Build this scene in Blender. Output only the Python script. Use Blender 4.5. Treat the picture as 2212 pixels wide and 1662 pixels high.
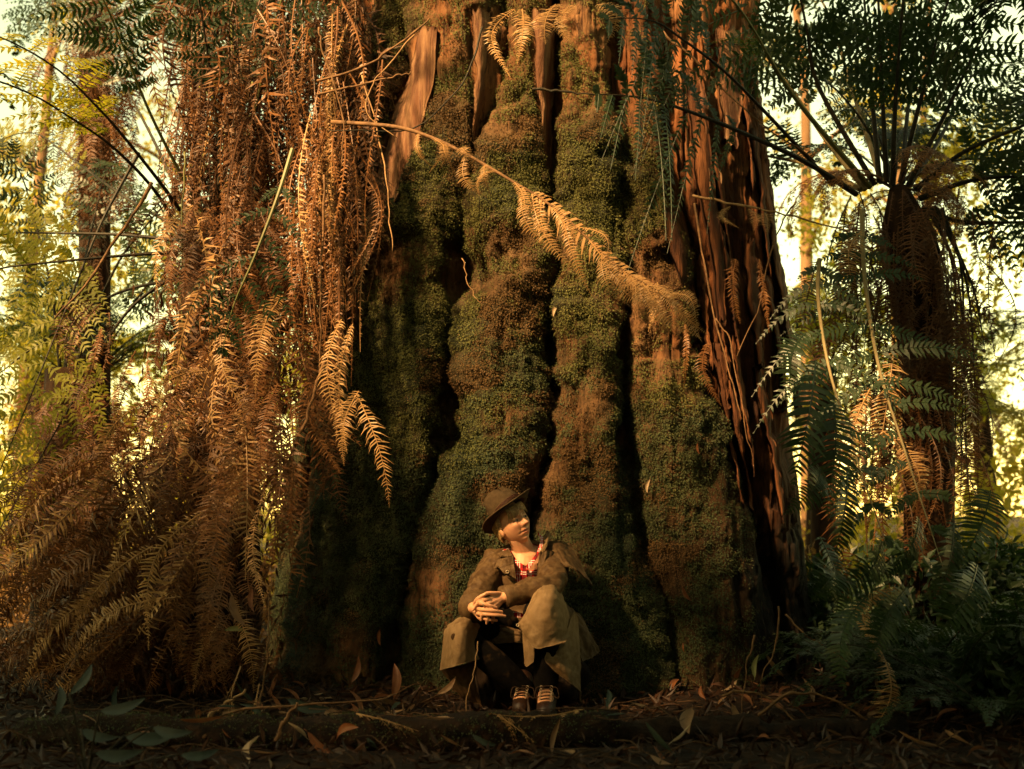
import bpy, bmesh, math, random
import numpy as np
from mathutils import Vector, Matrix, Euler, Quaternion

# ------------------------------------------------------------------ camera, world, sun, exposure
SC = bpy.context.scene
for _o in list(bpy.data.objects):
    bpy.data.objects.remove(_o, do_unlink=True)
COL = SC.collection
PITCH = math.radians(7.3)
CAM = np.array([0.0, -6.0, 0.95])
FPX = 2454.0                      # focal length in pixels of a 2212 pixel wide picture
cd = bpy.data.cameras.new('camera')
cam = bpy.data.objects.new('camera', cd)
COL.objects.link(cam)
cam.location = CAM
cam.rotation_euler = (math.pi / 2 + PITCH, 0, 0)
cd.sensor_width = 36.0
cd.lens = 36.0 * FPX / 2212.0
cd.clip_end = 500.0
cd.dof.use_dof = True
cd.dof.focus_distance = 6.35
cd.dof.aperture_fstop = 1.6
SC.camera = cam

SUN_DIR = Vector((-0.55, -0.60, 0.65)).normalized()     # towards the sun: from the left behind the viewer, over the tree ferns
SUN_EL = math.asin(SUN_DIR.z)
SUN_AZ = math.atan2(SUN_DIR.x, SUN_DIR.y)
w = bpy.data.worlds.new('World')
SC.world = w
w.use_nodes = True
nt = w.node_tree
nt.nodes.clear()
sky = nt.nodes.new('ShaderNodeTexSky')
sky.sky_type = 'NISHITA'
sky.sun_disc = False
sky.sun_elevation = SUN_EL
sky.sun_rotation = SUN_AZ
sky.dust_density = 0.3
sky.air_density = 1.3
sky.ozone_density = 1.0
tint = nt.nodes.new('ShaderNodeMix')
tint.data_type = 'RGBA'
tint.blend_type = 'MULTIPLY'
tint.inputs[0].default_value = 1.0
tint.inputs[7].default_value = (1.0, 0.69, 0.25, 1)       # the golden cast of light that has come through the canopy
bg = nt.nodes.new('ShaderNodeBackground')
bg.inputs[1].default_value = 0.15
wo = nt.nodes.new('ShaderNodeOutputWorld')
nt.links.new(sky.outputs[0], tint.inputs[6])
nt.links.new(tint.outputs[2], bg.inputs[0])
nt.links.new(bg.outputs[0], wo.inputs[0])

sd = bpy.data.lights.new('sun', 'SUN')
sd.energy = 4.0
sd.angle = math.radians(4.0)
sd.color = (1.0, 0.60, 0.25)
sun = bpy.data.objects.new('sun', sd)
COL.objects.link(sun)
sun.rotation_euler = (-SUN_DIR).to_track_quat('-Z', 'Y').to_euler()
sun.location = SUN_DIR * 40

SC.view_settings.view_transform = 'Standard'
SC.view_settings.look = 'None'
SC.view_settings.gamma = 1.0
SC.view_settings.use_curve_mapping = False
SC.view_settings.exposure = 2.2
SC.cycles.max_bounces = 6
SC.cycles.diffuse_bounces = 3
SC.cycles.glossy_bounces = 2
SC.cycles.transmission_bounces = 4
SC.cycles.transparent_max_bounces = 4
SC.cycles.sample_clamp_indirect = 4.0
SC.cycles.use_denoising = True

# ------------------------------------------------------------------ helpers
RNG = np.random.default_rng(11)
CP, SP = math.cos(PITCH), math.sin(PITCH)


def D(px, py, Y):
    """world point seen at pixel (px, py) of the 2212 wide picture, at depth plane Y (arrays allowed)"""
    px = np.asarray(px, float); py = np.asarray(py, float); Y = np.asarray(Y, float)
    x = (px - 1106.0) / FPX
    v = (831.0 - py) / FPX
    dy = CP - v * SP
    t = (Y - CAM[1]) / dy
    return np.stack(np.broadcast_arrays(CAM[0] + t * x, Y + 0 * t, CAM[2] + t * (SP + v * CP)), -1)


def K(cx, cy, Y):
    """pixel of the enlarged view of the sitting person -> world point"""
    cx = np.asarray(cx, float); cy = np.asarray(cy, float)
    return D((1050 + cx / 2.769) * 0.8848, (1150 + cy / 2.769) * 0.8848, Y)


def nrm(v):
    v = np.asarray(v, float)
    return v / np.maximum(np.linalg.norm(v, axis=-1, keepdims=True), 1e-9)


_tabs = {}


def vnoise(x, y, seed=0):
    """smooth value noise in -1..1"""
    if seed not in _tabs:
        _tabs[seed] = np.random.default_rng(seed + 100).uniform(-1, 1, (256, 256))
    T = _tabs[seed]
    x = np.asarray(x, float); y = np.asarray(y, float)
    xi = np.floor(x).astype(int); yi = np.floor(y).astype(int)
    fx = x - xi; fy = y - yi
    fx = fx * fx * fx * (fx * (fx * 6 - 15) + 10); fy = fy * fy * fy * (fy * (fy * 6 - 15) + 10)
    a = T[xi & 255, yi & 255]; b = T[(xi + 1) & 255, yi & 255]
    c = T[xi & 255, (yi + 1) & 255]; d = T[(xi + 1) & 255, (yi + 1) & 255]
    return (a * (1 - fx) + b * fx) * (1 - fy) + (c * (1 - fx) + d * fx) * fy


def fbm(x, y, seed=0, octv=4):
    s = 0; a = 1.0; f = 1.0; tot = 0
    for k in range(octv):
        s = s + a * vnoise(x * f + 17.3 * k, y * f - 9.1 * k, seed + k)
        tot += a; a *= 0.5; f *= 2.03
    return s / tot


class MB:
    """collects vertices and faces of one mesh"""
    def __init__(s):
        s.V = []; s.F = []; s.n = 0

    def add(s, V, *Fs):
        V = np.asarray(V, float).reshape(-1, 3)
        for F in Fs:
            F = np.asarray(F, int)
            if F.size:
                s.F.append(F + s.n)
        s.V.append(V); s.n += len(V)
        return s

    def mesh(s, name, mat=None, smooth=False, off=None):
        V = np.concatenate(s.V) if s.V else np.zeros((0, 3))
        if off is not None:
            V = V - np.asarray(off, float)
        me = bpy.data.meshes.new(name)
        loops = np.concatenate([f.ravel() for f in s.F])
        sizes = np.concatenate([np.full(len(f), f.shape[1]) for f in s.F])
        starts = np.concatenate([[0], np.cumsum(sizes)[:-1]])
        me.vertices.add(len(V)); me.vertices.foreach_set('co', V.astype(np.float32).ravel())
        me.loops.add(len(loops)); me.loops.foreach_set('vertex_index', loops.astype(np.int32))
        me.polygons.add(len(sizes))
        me.polygons.foreach_set('loop_start', starts.astype(np.int32))
        me.polygons.foreach_set('loop_total', sizes.astype(np.int32))
        me.polygons.foreach_set('use_smooth', np.full(len(sizes), smooth))
        me.update(calc_edges=True); me.validate()
        if mat:
            me.materials.append(mat)
        return me


def link(name, me, parent=None, loc=None):
    o = bpy.data.objects.new(name, me)
    COL.objects.link(o)
    if parent is not None:
        o.parent = parent
    if loc is not None:
        o.location = loc
    return o


def tag(o, label=None, cat=None, group=None, kind=None):
    if label: o['label'] = label
    if cat: o['category'] = cat
    if group: o['group'] = group
    if kind: o['kind'] = kind
    return o


def thing(name, label, cat, loc=(0, 0, 0), group=None):
    o = bpy.data.objects.new(name, None)
    COL.objects.link(o)
    o.location = loc
    o.empty_display_size = 0.1
    return tag(o, label, cat, group)


def part(name, mb, mat, parent, smooth=False, off=None):
    return link(name, mb.mesh(name, mat, smooth, off if off is not None else wloc(parent)), parent)


def wloc(o):
    p = np.zeros(3)
    while o is not None:
        p = p + np.array(o.location); o = o.parent
    return p


def grid_faces(nu, nv, wrap=False):
    i = np.arange(nu - 1)[:, None]; j = np.arange(nv if wrap else nv - 1)[None, :]
    j2 = (j + 1) % nv
    a = i * nv + j; b = i * nv + j2; c = (i + 1) * nv + j2; d = (i + 1) * nv + j
    return np.stack(np.broadcast_arrays(a, b, c, d), -1).reshape(-1, 4)


def smooth_path(P, n):
    """Catmull-Rom through the points, n samples"""
    P = np.asarray(P, float)
    if len(P) == 2:
        t = np.linspace(0, 1, n)[:, None]
        return P[0] * (1 - t) + P[1] * t
    Q = np.vstack([2 * P[0] - P[1], P, 2 * P[-1] - P[-2]])
    m = len(P) - 1
    t = np.linspace(0, m, n); i = np.minimum(t.astype(int), m - 1); f = (t - i)[:, None]
    a, b, c, d = Q[i], Q[i + 1], Q[i + 2], Q[i + 3]
    return 0.5 * (2 * b + (c - a) * f + (2 * a - 5 * b + 4 * c - d) * f ** 2 + (3 * b - a - 3 * c + d) * f ** 3)


def frames(P):
    T = nrm(np.gradient(P, axis=0))
    ref = np.array([0, -1.0, 0]) if abs(nrm(P[-1] - P[0])[1]) < 0.9 else np.array([0, 0, 1.0])
    S = nrm(np.cross(T, ref)); N = np.cross(S, T)
    return T, S, N


def tube(mb, P, r, sides=7, cap=True, squash=1.0):
    P = np.asarray(P, float); n = len(P)
    r = np.broadcast_to(np.asarray(r, float), (n,))
    T, S, N = frames(P)
    a = np.linspace(0, 2 * np.pi, sides, endpoint=False)
    V = P[:, None] + r[:, None, None] * (np.cos(a)[None, :, None] * S[:, None] + squash * np.sin(a)[None, :, None] * N[:, None])
    F = grid_faces(n, sides, True)
    V = np.concatenate([V.reshape(-1, 3), P[:1], P[-1:]])
    k = np.arange(sides)
    c0 = np.stack([k * 0 + n * sides, (k + 1) % sides, k], -1)
    b = (n - 1) * sides
    c1 = np.stack([k * 0 + n * sides + 1, b + k, b + (k + 1) % sides], -1)
    mb.add(V, F, np.concatenate([c0, c1]) if cap else np.zeros((0, 3), int))
    return mb


# ------------------------------------------------------------------ materials
def mat_new(name):
    m = bpy.data.materials.new(name); m.use_nodes = True
    t = m.node_tree; t.nodes.clear()
    out = t.nodes.new('ShaderNodeOutputMaterial')
    return m, t, out


def N_(t, kind, **kw):
    n = t.nodes.new(kind)
    for k, v in kw.items():
        setattr(n, k, v)
    return n


def noise_fac(t, scale, detail=4, rough=0.55, vec=None, stretch=None, lo=0.35, hi=0.65):
    tc = N_(t, 'ShaderNodeTexCoord')
    src = tc.outputs['Object'] if vec is None else vec
    if stretch is not None:
        mp = N_(t, 'ShaderNodeMapping'); mp.inputs['Scale'].default_value = stretch
        t.links.new(src, mp.inputs[0]); src = mp.outputs[0]
    nz = N_(t, 'ShaderNodeTexNoise')
    nz.inputs['Scale'].default_value = scale; nz.inputs['Detail'].default_value = detail
    nz.inputs['Roughness'].default_value = rough
    t.links.new(src, nz.inputs['Vector'])
    mr = N_(t, 'ShaderNodeMapRange')
    mr.inputs[1].default_value = lo; mr.inputs[2].default_value = hi
    t.links.new(nz.outputs['Fac'], mr.inputs[0])
    return mr.outputs[0], nz.outputs['Fac']


def mixc(t, fac, a, b, mode='MIX'):
    m = N_(t, 'ShaderNodeMix', data_type='RGBA', blend_type=mode)
    for sock, v in ((m.inputs[0], fac), (m.inputs[6], a), (m.inputs[7], b)):
        if isinstance(v, (int, float)):
            sock.default_value = v
        elif isinstance(v, tuple):
            sock.default_value = (*v, 1) if len(v) == 3 else v
        else:
            t.links.new(v, sock)
    return m.outputs[2]


def leaf_mat(name, cols, trans=0.3, rough=0.5, scale=9.0, island=True, spec=0.3, tcol=None):
    """thin leaf: gloss and diffuse mixed with light that comes through; colour varies by patch, object and leaflet"""
    m, t, out = mat_new(name)
    f, _ = noise_fac(t, scale, 3)
    c = mixc(t, f, cols[0], cols[1])
    oi = N_(t, 'ShaderNodeObjectInfo')
    c = mixc(t, oi.outputs['Random'], c, mixc(t, 0.5, c, cols[2]))
    if island:
        g = N_(t, 'ShaderNodeNewGeometry')
        mr = N_(t, 'ShaderNodeMapRange'); mr.inputs[3].default_value = 0.0; mr.inputs[4].default_value = 0.75
        t.links.new(g.outputs['Random Per Island'], mr.inputs[0])
        c = mixc(t, mr.outputs[0], c, cols[2])
    p = N_(t, 'ShaderNodeBsdfPrincipled')
    p.inputs['Roughness'].default_value = rough
    p.inputs['Specular IOR Level'].default_value = spec
    t.links.new(c, p.inputs['Base Color'])
    tr = N_(t, 'ShaderNodeBsdfTranslucent')
    t.links.new(mixc(t, 1.0, c, tcol or (1, 1, 1), 'MULTIPLY'), tr.inputs[0])
    ms = N_(t, 'ShaderNodeMixShader'); ms.inputs[0].default_value = trans
    t.links.new(p.outputs[0], ms.inputs[1]); t.links.new(tr.outputs[0], ms.inputs[2])
    t.links.new(ms.outputs[0], out.inputs[0])
    return m


def solid_mat(name, c0, c1, scale=8.0, rough=0.8, stretch=None, bump=0.0, bscale=40.0, spec=0.2, c2=None, lo=0.35, hi=0.65, detail=5, bstretch=None):
    m, t, out = mat_new(name)
    f, _ = noise_fac(t, scale, detail, stretch=stretch, lo=lo, hi=hi)
    c = mixc(t, f, c0, c1)
    if c2 is not None:
        f2, _ = noise_fac(t, scale * 3.1, 4, stretch=stretch, lo=0.5, hi=0.7)
        c = mixc(t, f2, c, c2)
    p = N_(t, 'ShaderNodeBsdfPrincipled')
    p.inputs['Roughness'].default_value = rough
    p.inputs['Specular IOR Level'].default_value = spec
    t.links.new(c, p.inputs['Base Color'])
    if bump > 0:
        _, raw = noise_fac(t, bscale, 6, stretch=bstretch or stretch)
        b = N_(t, 'ShaderNodeBump'); b.inputs['Strength'].default_value = bump; b.inputs['Distance'].default_value = 0.02
        if bstretch is not None:
            _, raw2 = noise_fac(t, bscale * 4.5, 4, stretch=bstretch)
            ad = N_(t, 'ShaderNodeMath', operation='MULTIPLY_ADD'); ad.inputs[1].default_value = 0.35
            t.links.new(raw2, ad.inputs[0]); t.links.new(raw, ad.inputs[2]); raw = ad.outputs[0]
        t.links.new(raw, b.inputs['Height']); t.links.new(b.outputs[0], p.inputs['Normal'])
    t.links.new(p.outputs[0], out.inputs[0])
    return m


M = {}
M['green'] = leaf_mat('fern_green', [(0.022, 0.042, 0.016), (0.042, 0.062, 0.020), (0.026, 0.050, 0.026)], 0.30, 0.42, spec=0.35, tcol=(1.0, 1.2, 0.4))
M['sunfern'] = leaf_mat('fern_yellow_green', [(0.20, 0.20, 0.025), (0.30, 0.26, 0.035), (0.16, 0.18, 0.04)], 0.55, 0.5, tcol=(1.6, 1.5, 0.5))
M['dead'] = leaf_mat('fern_dead', [(0.22, 0.092, 0.028), (0.34, 0.165, 0.058), (0.11, 0.042, 0.014)], 0.25, 0.45, spec=0.35)
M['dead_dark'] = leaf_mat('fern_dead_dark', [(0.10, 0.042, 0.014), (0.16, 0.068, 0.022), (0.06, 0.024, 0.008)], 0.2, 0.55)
M['dead_gold'] = leaf_mat('fern_dead_gold', [(0.46, 0.28, 0.115), (0.58, 0.37, 0.16), (0.32, 0.17, 0.06)], 0.25, 0.45, spec=0.35)
M['moss'] = leaf_mat('moss_leaf', [(0.028, 0.058, 0.042), (0.050, 0.072, 0.036), (0.080, 0.085, 0.032)], 0.15, 0.7, scale=1.6, spec=0.12)
M['moss_gold_lit'] = leaf_mat('moss_leaf_golden_lit', [(0.100, 0.108, 0.034), (0.150, 0.132, 0.038), (0.070, 0.084, 0.030)], 0.15, 0.7, scale=2.2, spec=0.12)
M['moss_brown'] = leaf_mat('moss_leaf_brown', [(0.105, 0.058, 0.018), (0.150, 0.088, 0.025), (0.058, 0.031, 0.011)], 0.15, 0.7, scale=2.5)
M['stem_dark'] = solid_mat('fern_stem_dark', (0.010, 0.011, 0.008), (0.035, 0.028, 0.016), 20, 0.6, bump=0.3)
M['stem_green'] = solid_mat('fern_stem_green', (0.09, 0.105, 0.032), (0.16, 0.155, 0.055), 12, 0.45, stretch=(1, 1, 0.2))
M['stem_pale'] = solid_mat('fern_stem_pale', (0.16, 0.13, 0.06), (0.25, 0.20, 0.10), 12, 0.5, stretch=(1, 1, 0.2))
M['twig'] = solid_mat('twig_bark', (0.085, 0.045, 0.020), (0.20, 0.11, 0.05), 25, 0.7, bump=0.3)
M['twig_rot'] = solid_mat('twig_rotten', (0.035, 0.019, 0.009), (0.10, 0.055, 0.026), 9, 0.8, bump=0.3)
M['twig_pale'] = solid_mat('twig_pale', (0.24, 0.135, 0.06), (0.38, 0.23, 0.11), 25, 0.6, bump=0.3)
M['fibre'] = solid_mat('fern_trunk_fibre', (0.012, 0.007, 0.004), (0.042, 0.021, 0.009), 14, 0.95, stretch=(1, 1, 0.15), bump=0.9, bscale=30)
M['bark'] = solid_mat('bark_orange', (0.115, 0.050, 0.024), (0.225, 0.125, 0.064), 15, 0.8, stretch=(1, 1, 0.10), bump=1.0, bscale=26, c2=(0.10, 0.045, 0.03), bstretch=(1.8, 1.8, 0.14), lo=0.42, hi=0.58, detail=9)
M['wood'] = solid_mat('dead_wood', (0.06, 0.022, 0.009), (0.17, 0.066, 0.024), 14, 0.85, stretch=(1, 1, 0.10), bump=1.0, bscale=24, c2=(0.025, 0.010, 0.006), lo=0.42, hi=0.6, detail=9, bstretch=(1.6, 1.6, 0.1))
M['soil'] = solid_mat('soil', (0.006, 0.004, 0.003), (0.018, 0.010, 0.005), 5, 0.95, bump=1.0, bscale=26, c2=(0.035, 0.017, 0.008))
M['litter'] = leaf_mat('leaf_litter', [(0.035, 0.014, 0.006), (0.085, 0.037, 0.015), (0.018, 0.008, 0.004)], 0.15, 0.5, scale=4)
# ------------------------------------------------------------------ ground
def ground_z(x, y):
    x = np.asarray(x, float); y = np.asarray(y, float)
    near = np.exp(-((y - 0.3) / 3.5) ** 2)
    z = 0.035 * fbm(x * 1.1, y * 1.1, 3, 3) * near + 0.012 * fbm(x * 6, y * 6, 5, 3) * near
    z = z + 0.10 * np.clip(y - 5, 0, 8) * (0.6 + 0.4 * vnoise(x * 0.15, y * 0.2, 8)) + 0.02 * np.clip(y - 13, 0, 60)
    return z


def build_ground():
    gx = np.concatenate([np.linspace(-160, -5, 40)[:-1], np.linspace(-5, 5, 180), np.linspace(5, 160, 40)[1:]])
    gy = np.concatenate([np.linspace(-60, -3, 16)[:-1], np.linspace(-3, 3, 110), np.linspace(3, 20, 50)[1:], np.linspace(20, 250, 30)[1:]])
    X, Y = np.meshgrid(gx, gy, indexing='ij')
    V = np.stack([X, Y, ground_z(X, Y)], -1)
    mb = MB().add(V, grid_faces(len(gx), len(gy)))
    o = link('forest_floor', mb.mesh('forest_floor', M['soil'], True))
    tag(o, 'dark forest floor of soil and leaf litter', 'ground', kind='structure')


build_ground()

# ------------------------------------------------------------------ the giant tree
# traces in picture pixels: edge and furrow lines (px, py)
def trace(pts, Y):
    p = np.array(pts, float)
    W = D(p[:, 0], p[:, 1], Y)
    o = np.argsort(W[:, 2])
    z, x = W[o, 2], W[o, 0]
    return lambda q: np.interp(q, z, x)


EDGE_L = trace([(690, 70), (700, 300), (690, 550), (672, 750), (630, 950), (597, 1150), (570, 1350), (548, 1500)], 2.1)
F_A = trace([(880, 60), (868, 200), (830, 330), (790, 460), (745, 620), (690, 860), (640, 1000), (606, 1200), (585, 1400), (570, 1500)], 1.35)
F_B = trace([(1088, 60), (1078, 180), (1040, 300), (1010, 420), (985, 520), (975, 680), (957, 850), (938, 1000), (903, 1150), (872, 1260), (850, 1350), (832, 1500)], 0.9)
F_C = trace([(1206, 60), (1200, 200), (1200, 330), (1207, 470), (1197, 650), (1186, 850), (1170, 1000), (1155, 1120), (1140, 1300), (1130, 1500)], 0.9)
F_D = trace([(1330, 60), (1330, 250), (1338, 430), (1346, 650), (1358, 800), (1367, 950), (1392, 1150), (1438, 1300), (1462, 1440), (1470, 1500)], 0.9)
F_E = trace([(1425, 60), (1425, 250), (1440, 430), (1500, 560), (1514, 700), (1535, 850), (1610, 1000), (1660, 1150), (1705, 1300), (1740, 1500)], 1.25)
EDGE_R = trace([(1648, 60), (1652, 200), (1664, 300), (1690, 560), (1701, 700), (1712, 860), (1735, 1020), (1748, 1200), (1765, 1350), (1790, 1500)], 2.1)
FURROWS = [EDGE_L, F_A, F_B, F_C, F_D, F_E, EDGE_R]
#            A-left   L    M     R     RR    wood      bulge of each column towards the camera
BULGE = [0.10, 0.22, 0.20, 0.21, 0.16, 0.10]
TREE_ZTOP = 5.2


def trunk_front(u, z):
    """u in 0..1 across the visible front, z height -> x, y of the surface, and the column index, s in -1..1 within it"""
    zz = np.clip(z, -0.1, 5.0)
    L = EDGE_L(zz); R = EDGE_R(zz)
    x = L + (R - L) * u
    flare = 0.18 * np.exp(-np.clip(z, 0, 9) / 0.8)
    c = 2 * u - 1
    Y = 2.25 - (1.28 + flare) * np.maximum(1 - np.abs(c) ** 2.4, 0) ** 0.55
    # columns
    fx = [f(zz) + (0 if k in (0, 6) else 0.035 * fbm(z * 1.3 + 9 * k, z * 0 + k, 21, 3)) for k, f in enumerate(FURROWS)]
    b = np.zeros_like(x); col = np.zeros(x.shape, int); ss = np.zeros_like(x); grv = np.zeros_like(x)
    for k in range(6):
        m = (x >= fx[k]) & (x <= fx[k + 1] + 1e-9)
        wd = np.maximum(fx[k + 1] - fx[k], 0.02)
        s = np.clip(2 * (x - fx[k]) / wd - 1, -1, 1)
        bb = BULGE[k] * (np.maximum(1 - np.abs(s) ** 3.6, 0) ** 0.75) * np.clip(wd / 0.42, 0.35, 1.15)
        b = np.where(m, bb, b); col = np.where(m, k, col); ss = np.where(m, s, ss)
    Y = Y - b + 0.16
    # deep narrow clefts, open at some heights and grown shut at others
    for k, (f, d0, w0) in enumerate(((fx[1], 0.10, 0.030), (fx[2], 0.22, 0.028), (fx[3], 0.28, 0.024), (fx[4], 0.22, 0.026), (fx[5], 0.20, 0.05))):
        op = np.clip(0.62 + 0.75 * vnoise(z * 1.7 + 3 * k, z * 0 + 0.5, 33 + k), 0.08, 1)
        if k in (1, 3):
            op = op * np.clip(1.25 - (z - 1.6) * 0.75, 0.10, 1)
        wv = w0 * (0.5 + 0.4 * (1 + vnoise(z * 3.1, z * 0 + k, 40)))
        g = np.exp(-(np.abs(x - f) / wv) ** 1.5) * d0 * op
        Y = Y + g; grv = np.maximum(grv, g / d0)
    return x, Y, col, ss, grv


def moss_amount(x, z, col, grv):
    n = fbm(x * 2.2, z * 1.9, 61, 4)
    n2 = fbm(x * 5.0, z * 1.0, 71, 3)
    a = 1.08 + 1.0 * n
    a = a - np.clip(z - 2.8, 0, 3) * 0.26 * (0.8 + 1.1 * n2)
    a = np.where(col == 5, -0.3 - 0.4 * np.clip(z - 0.5, 0, 1) + 0.5 * n, a)
    a = np.where((col == 4) & (z > 2.0), a - 0.2 - 0.4 * (z - 2.0) * (0.5 + n2), a)
    return np.clip(a, 0, 1) * (1 - 0.7 * grv)


def trunk_disp(x, z, moss, col):
    # hanging cushions: steep below, sloping above, wider than tall
    q = z * 2.3 + 2.6 * fbm(x * 1.9, z * 0.9, 81, 3)
    saw = (q - np.floor(q))
    shelf = saw ** 0.6 * np.clip((1 - saw) * 7, 0, 1)
    lump = fbm(x * 4.2, z * 4.8, 85, 4) + 0.9 * fbm(x * 1.7, z * 1.5, 87, 2)
    hole = np.clip(fbm(x * 3.1 + 11, z * 2.3, 89, 3) - 0.34, 0, 1) * 0.24
    fine = fbm(x * 19, z * 21, 91, 3)
    flute = fbm(x * 8.5 + 1.2 * fbm(x * 1.5, z * 1.1, 93, 2), z * 0.55, 94, 3) * 0.042
    up = np.clip((z - 0.9) / 0.8, 0.12, 1)
    dm = moss * (0.075 * (0.5 + shelf * 0.9 * (0.15 + 0.95 * vnoise(x * 2.6 + 7, z * 1.9, 95))) * up + 0.062 * lump + 0.028 * fine)
    wood = 0.030 * fbm(x * 13 + 0.8 * fbm(x * 2, z * 1.2, 103, 2), z * 1.1, 101, 4) + 0.016 * fbm(x * 46, z * 2.4, 105, 3) + 0.02 * (fbm(x * 9, z * 5, 107, 3) > 0.18)
    crack = np.clip(1 - np.abs(vnoise(x * 8.5, z * 0.35, 111)) * 7, 0, 1) * 0.05 + np.clip(1 - np.abs(vnoise(x * 21, z * 0.9, 113)) * 6, 0, 1) * 0.028
    dw = (1 - moss) * (wood + 0.028 * lump - crack * np.where(col == 5, 1.4, 0.7))
    return dm + dw + flute * (col < 5) - hole * np.clip((z - .8) * 1.2, 0, 1) * (col < 5)


NU, NZ = 400, 380
uu = 0.5 - 0.5 * np.cos(np.linspace(0.02, 1, NU) * 0 + np.linspace(0, math.pi, NU))
uu = 0.55 * np.linspace(0, 1, NU) + 0.45 * uu
zz_ = np.concatenate([np.linspace(-0.15, TREE_ZTOP, NZ)])
UU, ZZ = np.meshgrid(uu, zz_, indexing='ij')
TX, TY, TC, TS, TG = trunk_front(UU, ZZ)
TM = moss_amount(TX, ZZ, TC, TG)
BARK_ZONES = [([(902, 60), (880, 150), (852, 240), (822, 335), (795, 430), (770, 520), (752, 600)], [(950, 60), (940, 180), (920, 260), (898, 330), (868, 410), (832, 480), (788, 585)]),
              ([(1146, 20), (1150, 110), (1156, 200), (1168, 300), (1182, 410)], [(1202, 20), (1202, 110), (1200, 200), (1199, 300), (1198, 420)]),
              ([(1010, 20), (1018, 120), (1020, 220), (1010, 300), (1000, 400)], [(1072, 20), (1062, 120), (1050, 220), (1040, 300), (1022, 390)])]


def to_px(P):
    den = (P[..., 1] + 6) * CP + (P[..., 2] - CAM[2]) * SP
    return 1106 + FPX * P[..., 0] / den, 831 - FPX * ((P[..., 2] - CAM[2]) * CP - (P[..., 1] + 6) * SP) / den


_px, _py = to_px(np.stack([TX, TY, ZZ], -1))
BARE = np.zeros_like(TM)
for _l, _r in BARK_ZONES:
    _l = np.array(_l, float); _r = np.array(_r, float)
    _a = np.interp(_py, _l[:, 1], _l[:, 0]); _b = np.interp(_py, _r[:, 1], _r[:, 0])
    _m = np.clip(np.minimum(_px - _a, _b - _px) / 10 + 0.8, 0, 1) * np.clip((_py - _l[0, 1]) / 20, 0, 1) * np.clip((_l[-1, 1] - _py) / 30, 0, 1)
    BARE = np.maximum(BARE, _m)
TM = TM * (1 - np.clip(BARE + 0.0, 0, 1))
TCH = np.clip(1.75 - ZZ + 0.5 * fbm(TX * 3, ZZ * 2, 97, 3), 0, 1) * np.where(TC == 5, 1.0, np.where(TC == 4, np.clip(0.75 + 0.6 * TS + 0.5 * fbm(TX * 5, ZZ * 2, 98, 3), 0, 1), 0))  # charred wood, blackened further low down to stand in for shade
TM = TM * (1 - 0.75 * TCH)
TD = trunk_disp(TX, ZZ, TM, TC)
TD = TD * (1 - 0.8 * BARE)
edge = np.clip(np.minimum(UU, 1 - UU) * 25, 0, 1)
TP = np.stack([TX, TY, ZZ], -1)
gu = np.gradient(TP, axis=0); gz = np.gradient(TP, axis=1)
TN = nrm(np.cross(gu, gz))                                # faces -Y
TN = np.where((TN[..., 1:2] > 0), -TN, TN)
TPd = TP + TN * (TD * edge)[..., None]
gu = np.gradient(TPd, axis=0); gz = np.gradient(TPd, axis=1)
TNd = nrm(np.cross(gu, gz)); TNd = np.where(TNd[..., 1:2] > 0, -TNd, TNd)


def trunk_point(px, py, lift=0.0):
    """point of the trunk surface seen at a picture pixel (searches along the ray)"""
    px = np.atleast_1d(np.asarray(px, float)); py = np.atleast_1d(np.asarray(py, float))
    Y = np.full(px.shape, 0.9)
    for _ in range(6):
        W = D(px, py, Y)
        z = np.clip(W[:, 2], -0.15, TREE_ZTOP)
        L = EDGE_L(np.clip(z, -.1, 5)); R = EDGE_R(np.clip(z, -.1, 5))
        u = np.clip((W[:, 0] - L) / (R - L), 0, 1)
        iu = np.clip(np.searchsorted(uu, u), 0, NU - 1)
        iz = np.clip(((z + 0.15) / (TREE_ZTOP + 0.15) * (NZ - 1)).astype(int), 0, NZ - 1)
        Y = 0.4 * Y + 0.6 * (TPd[iu, iz, 1] - lift)
    return D(px, py, Y), TNd[iu, iz]


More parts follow.
